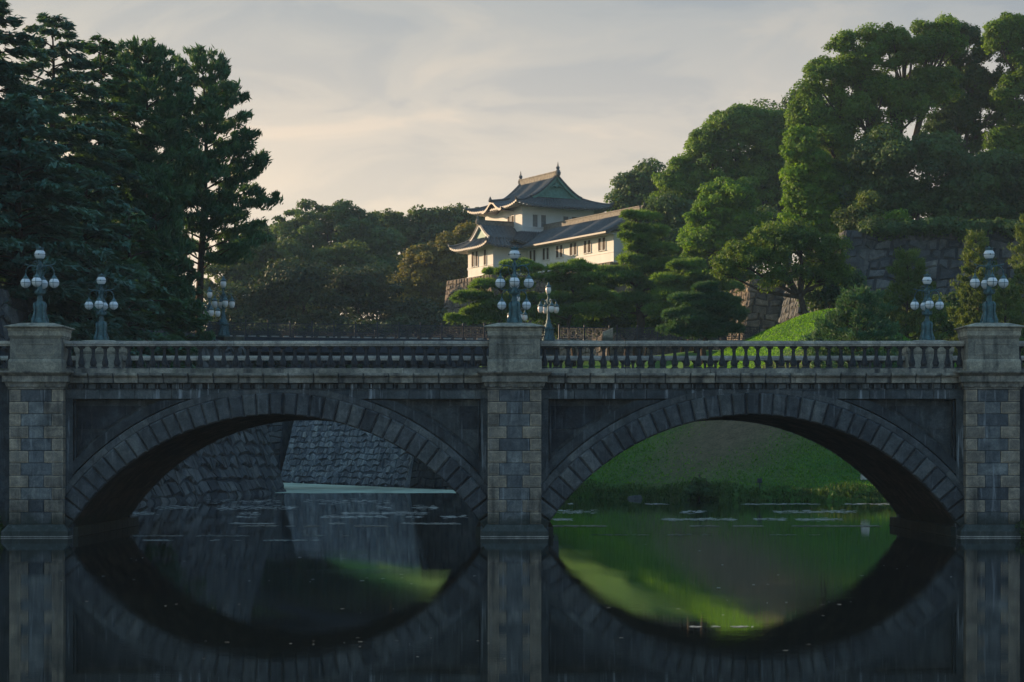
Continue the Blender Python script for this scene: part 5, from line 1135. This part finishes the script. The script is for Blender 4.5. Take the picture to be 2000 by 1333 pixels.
def fixture(px, Y, label, h=.5, seed=1):
    x = X(px, Y); z = gz(x, Y); m = MB(); r = empty('ground_floodlight', (x, Y, z)); tag(r, label, 'floodlight', 'small floodlights on the grass bank')
    m.tube([(0, 0, -.3), (0, 0, h*.55)], [.035, .03], 6); m.build('stake', M['iron'], r)
    m = MB(); m.box(-.13, .13, -.10, .12, h*.5, h*.95); m.box(-.16, .16, .10, .15, h*.46, h*1.0); m.build('housing', M['iron'], r, .015)
fixture(1246, 141.6, 'small dark floodlight on the left part of the grass bank under the right arch', .55)
fixture(1484, 139.0, 'small dark floodlight in the middle of the grass bank under the right arch', .55)
m = MB(); m.cr = .9; m.add([(-.3, -.2, -.3), (.3, -.25, -.3), (.32, .2, -.3), (-.3, .2, -.3), (-.26, -.15, .42), (.2, -.2, .5), (.24, .15, .45), (-.22, .18, .40)], [(0, 3, 2, 1), (4, 5, 6, 7), (0, 1, 5, 4), (1, 2, 6, 5), (2, 3, 7, 6), (3, 0, 4, 7)])
o = m.build('marker_stone', M['rail'], bevel=.05); xm_ = X(1690, 136.6); o.location = (xm_, 136.6, max(gz(xm_, 136.6), 0)+.2); tag(o, 'small pale marker stone at the right end of the grass bank, by the vault', 'stone')
m = MB(); m.cr = .7; m.add([(-.5, -.3, -.4), (.45, -.35, -.4), (.5, .3, -.4), (-.4, .3, -.4), (-.4, -.2, .35), (.3, -.25, .5), (.35, .15, .45), (-.3, .2, .3)], [(0, 3, 2, 1), (4, 5, 6, 7), (0, 1, 5, 4), (1, 2, 6, 5), (2, 3, 7, 6), (3, 0, 4, 7)])
o = m.build('boulder', M['castle'], bevel=.08); o.scale = (1.2, 1, .6); o.location = (X(1238, 145.3), 143.8, -.02); tag(o, 'grey boulder at the water edge left of the dark round bush', 'stone')
# duckweed film and floating scum
xa_, xb_ = X(515, 168), X(895, 178)
m = MB(); n = 40
f0 = lambda s: (-19.5+22*s, 166.5+1.2*math.sin(s*9)*.4+8*s*0)
front = [(-19.3+19.0*k/n, 165.3+.5*math.sin(k*.5)+.35*math.sin(k*1.3)) for k in range(n+1)]; backp = [(-27.5+23.5*k/n, (236-58*k/n)) for k in range(n+1)]
vs = [(x, y, .006) for x, y in front]+[(x, y, .006) for x, y in backp]; m.add(vs, [(k, k+1, n+2+k, n+1+k) for k in range(n)])
o = m.build('surface_film', M['scum']); tag(o, 'pale green film covering the water between the moat walls', 'surface', kind='stuff')  # flat pale sheet laid just above the water
def flecks():
    r = np.random.default_rng(93); P = []; A = []; Bq = []
    rows = [(980, 260, 930, 60, 8), (992, 300, 940, 110, 7), (1003, 260, 940, 130, 5), (1010, 400, 940, 90, 4), (1023, 450, 920, 120, 2.5), (1028, 470, 760, 90, 2), (1047, 260, 700, 70, 2), (1056, 280, 620, 60, 2), (1000, 1090, 1740, 110, 5), (1015, 1080, 1750, 160, 4), (1028, 1070, 1760, 220, 2), (1045, 1150, 1600, 50, 2), (985, 1110, 1740, 70, 2), (1090, 200, 900, 8, 10), (1130, 100, 900, 12, 12), (1190, 150, 950, 8, 16), (1255, 380, 980, 12, 8), (1225, 1350, 1470, 45, 2.5), (1180, 1350, 1700, 6, 16), (1260, 200, 1900, 10, 40), (1100, 1080, 1880, 10, 30), (1160, 20, 1950, 10, 50)]
    for (py, x0, x1, n, sp) in rows:
        ph = r.uniform(0, 9, 3)
        for q in range(n*6 if n > 40 else n):
            u = r.random(); px = x0+(x1-x0)*u
            gate = math.sin(u*17+ph[0])+math.sin(u*41+ph[1])*.7+math.sin(u*7+ph[2])
            if gate < .1 and n > 40: continue
            yy = py+r.normal()*sp*(.3 if n > 40 else .6); Yd = CZ*F/(yy-HZ); P.append((X(px, Yd), Yd, .008)); st = n > 40; A.append((r.uniform(2, 9) if st else r.uniform(1.5, 6))*Yd/F); Bq.append((r.uniform(.07, .2) if st else r.uniform(.08, .25))*Yd*Yd/(F*CZ))
    P = np.array(P); n = len(P); A = np.array(A); Bq = np.array(Bq)
    th = np.linspace(0, 2*np.pi, 7)[:-1]; ring = np.stack([np.cos(th), np.sin(th)], 1); jit = r.uniform(.55, 1.3, (n, 6))
    V = P[:, None, :]+np.stack([ring[None, :, 0]*A[:, None]*jit, ring[None, :, 1]*Bq[:, None]*jit, np.zeros((n, 6))], 2)
    o = np_mesh('floating_scum', V.reshape(-1, 3), np.arange(n*6).reshape(-1, 6), M['foam'], r.random(n)); tag(o, 'thin pale streaks of scum floating on the dark water', 'scum', kind='stuff')
flecks()

# ------------------------------------------------------------------ evening haze over the moat and castle
hz = Mat('haze'); hz.t.nodes.remove(hz.b); vo = hz.n('ShaderNodeVolumePrincipled'); vo.inputs['Color'].default_value = (0.62, 0.82, 1.0, 1); vo.inputs['Density'].default_value = 0.00016; vo.inputs['Anisotropy'].default_value = 0.0
hz.l(vo.outputs[0], hz.t.nodes['Material Output'].inputs['Volume'])
hb = MB(); hb.box(-3100, 3100, -80, 5100, -2.7, 60); tag(hb.build('haze', hz.m), kind='stuff')
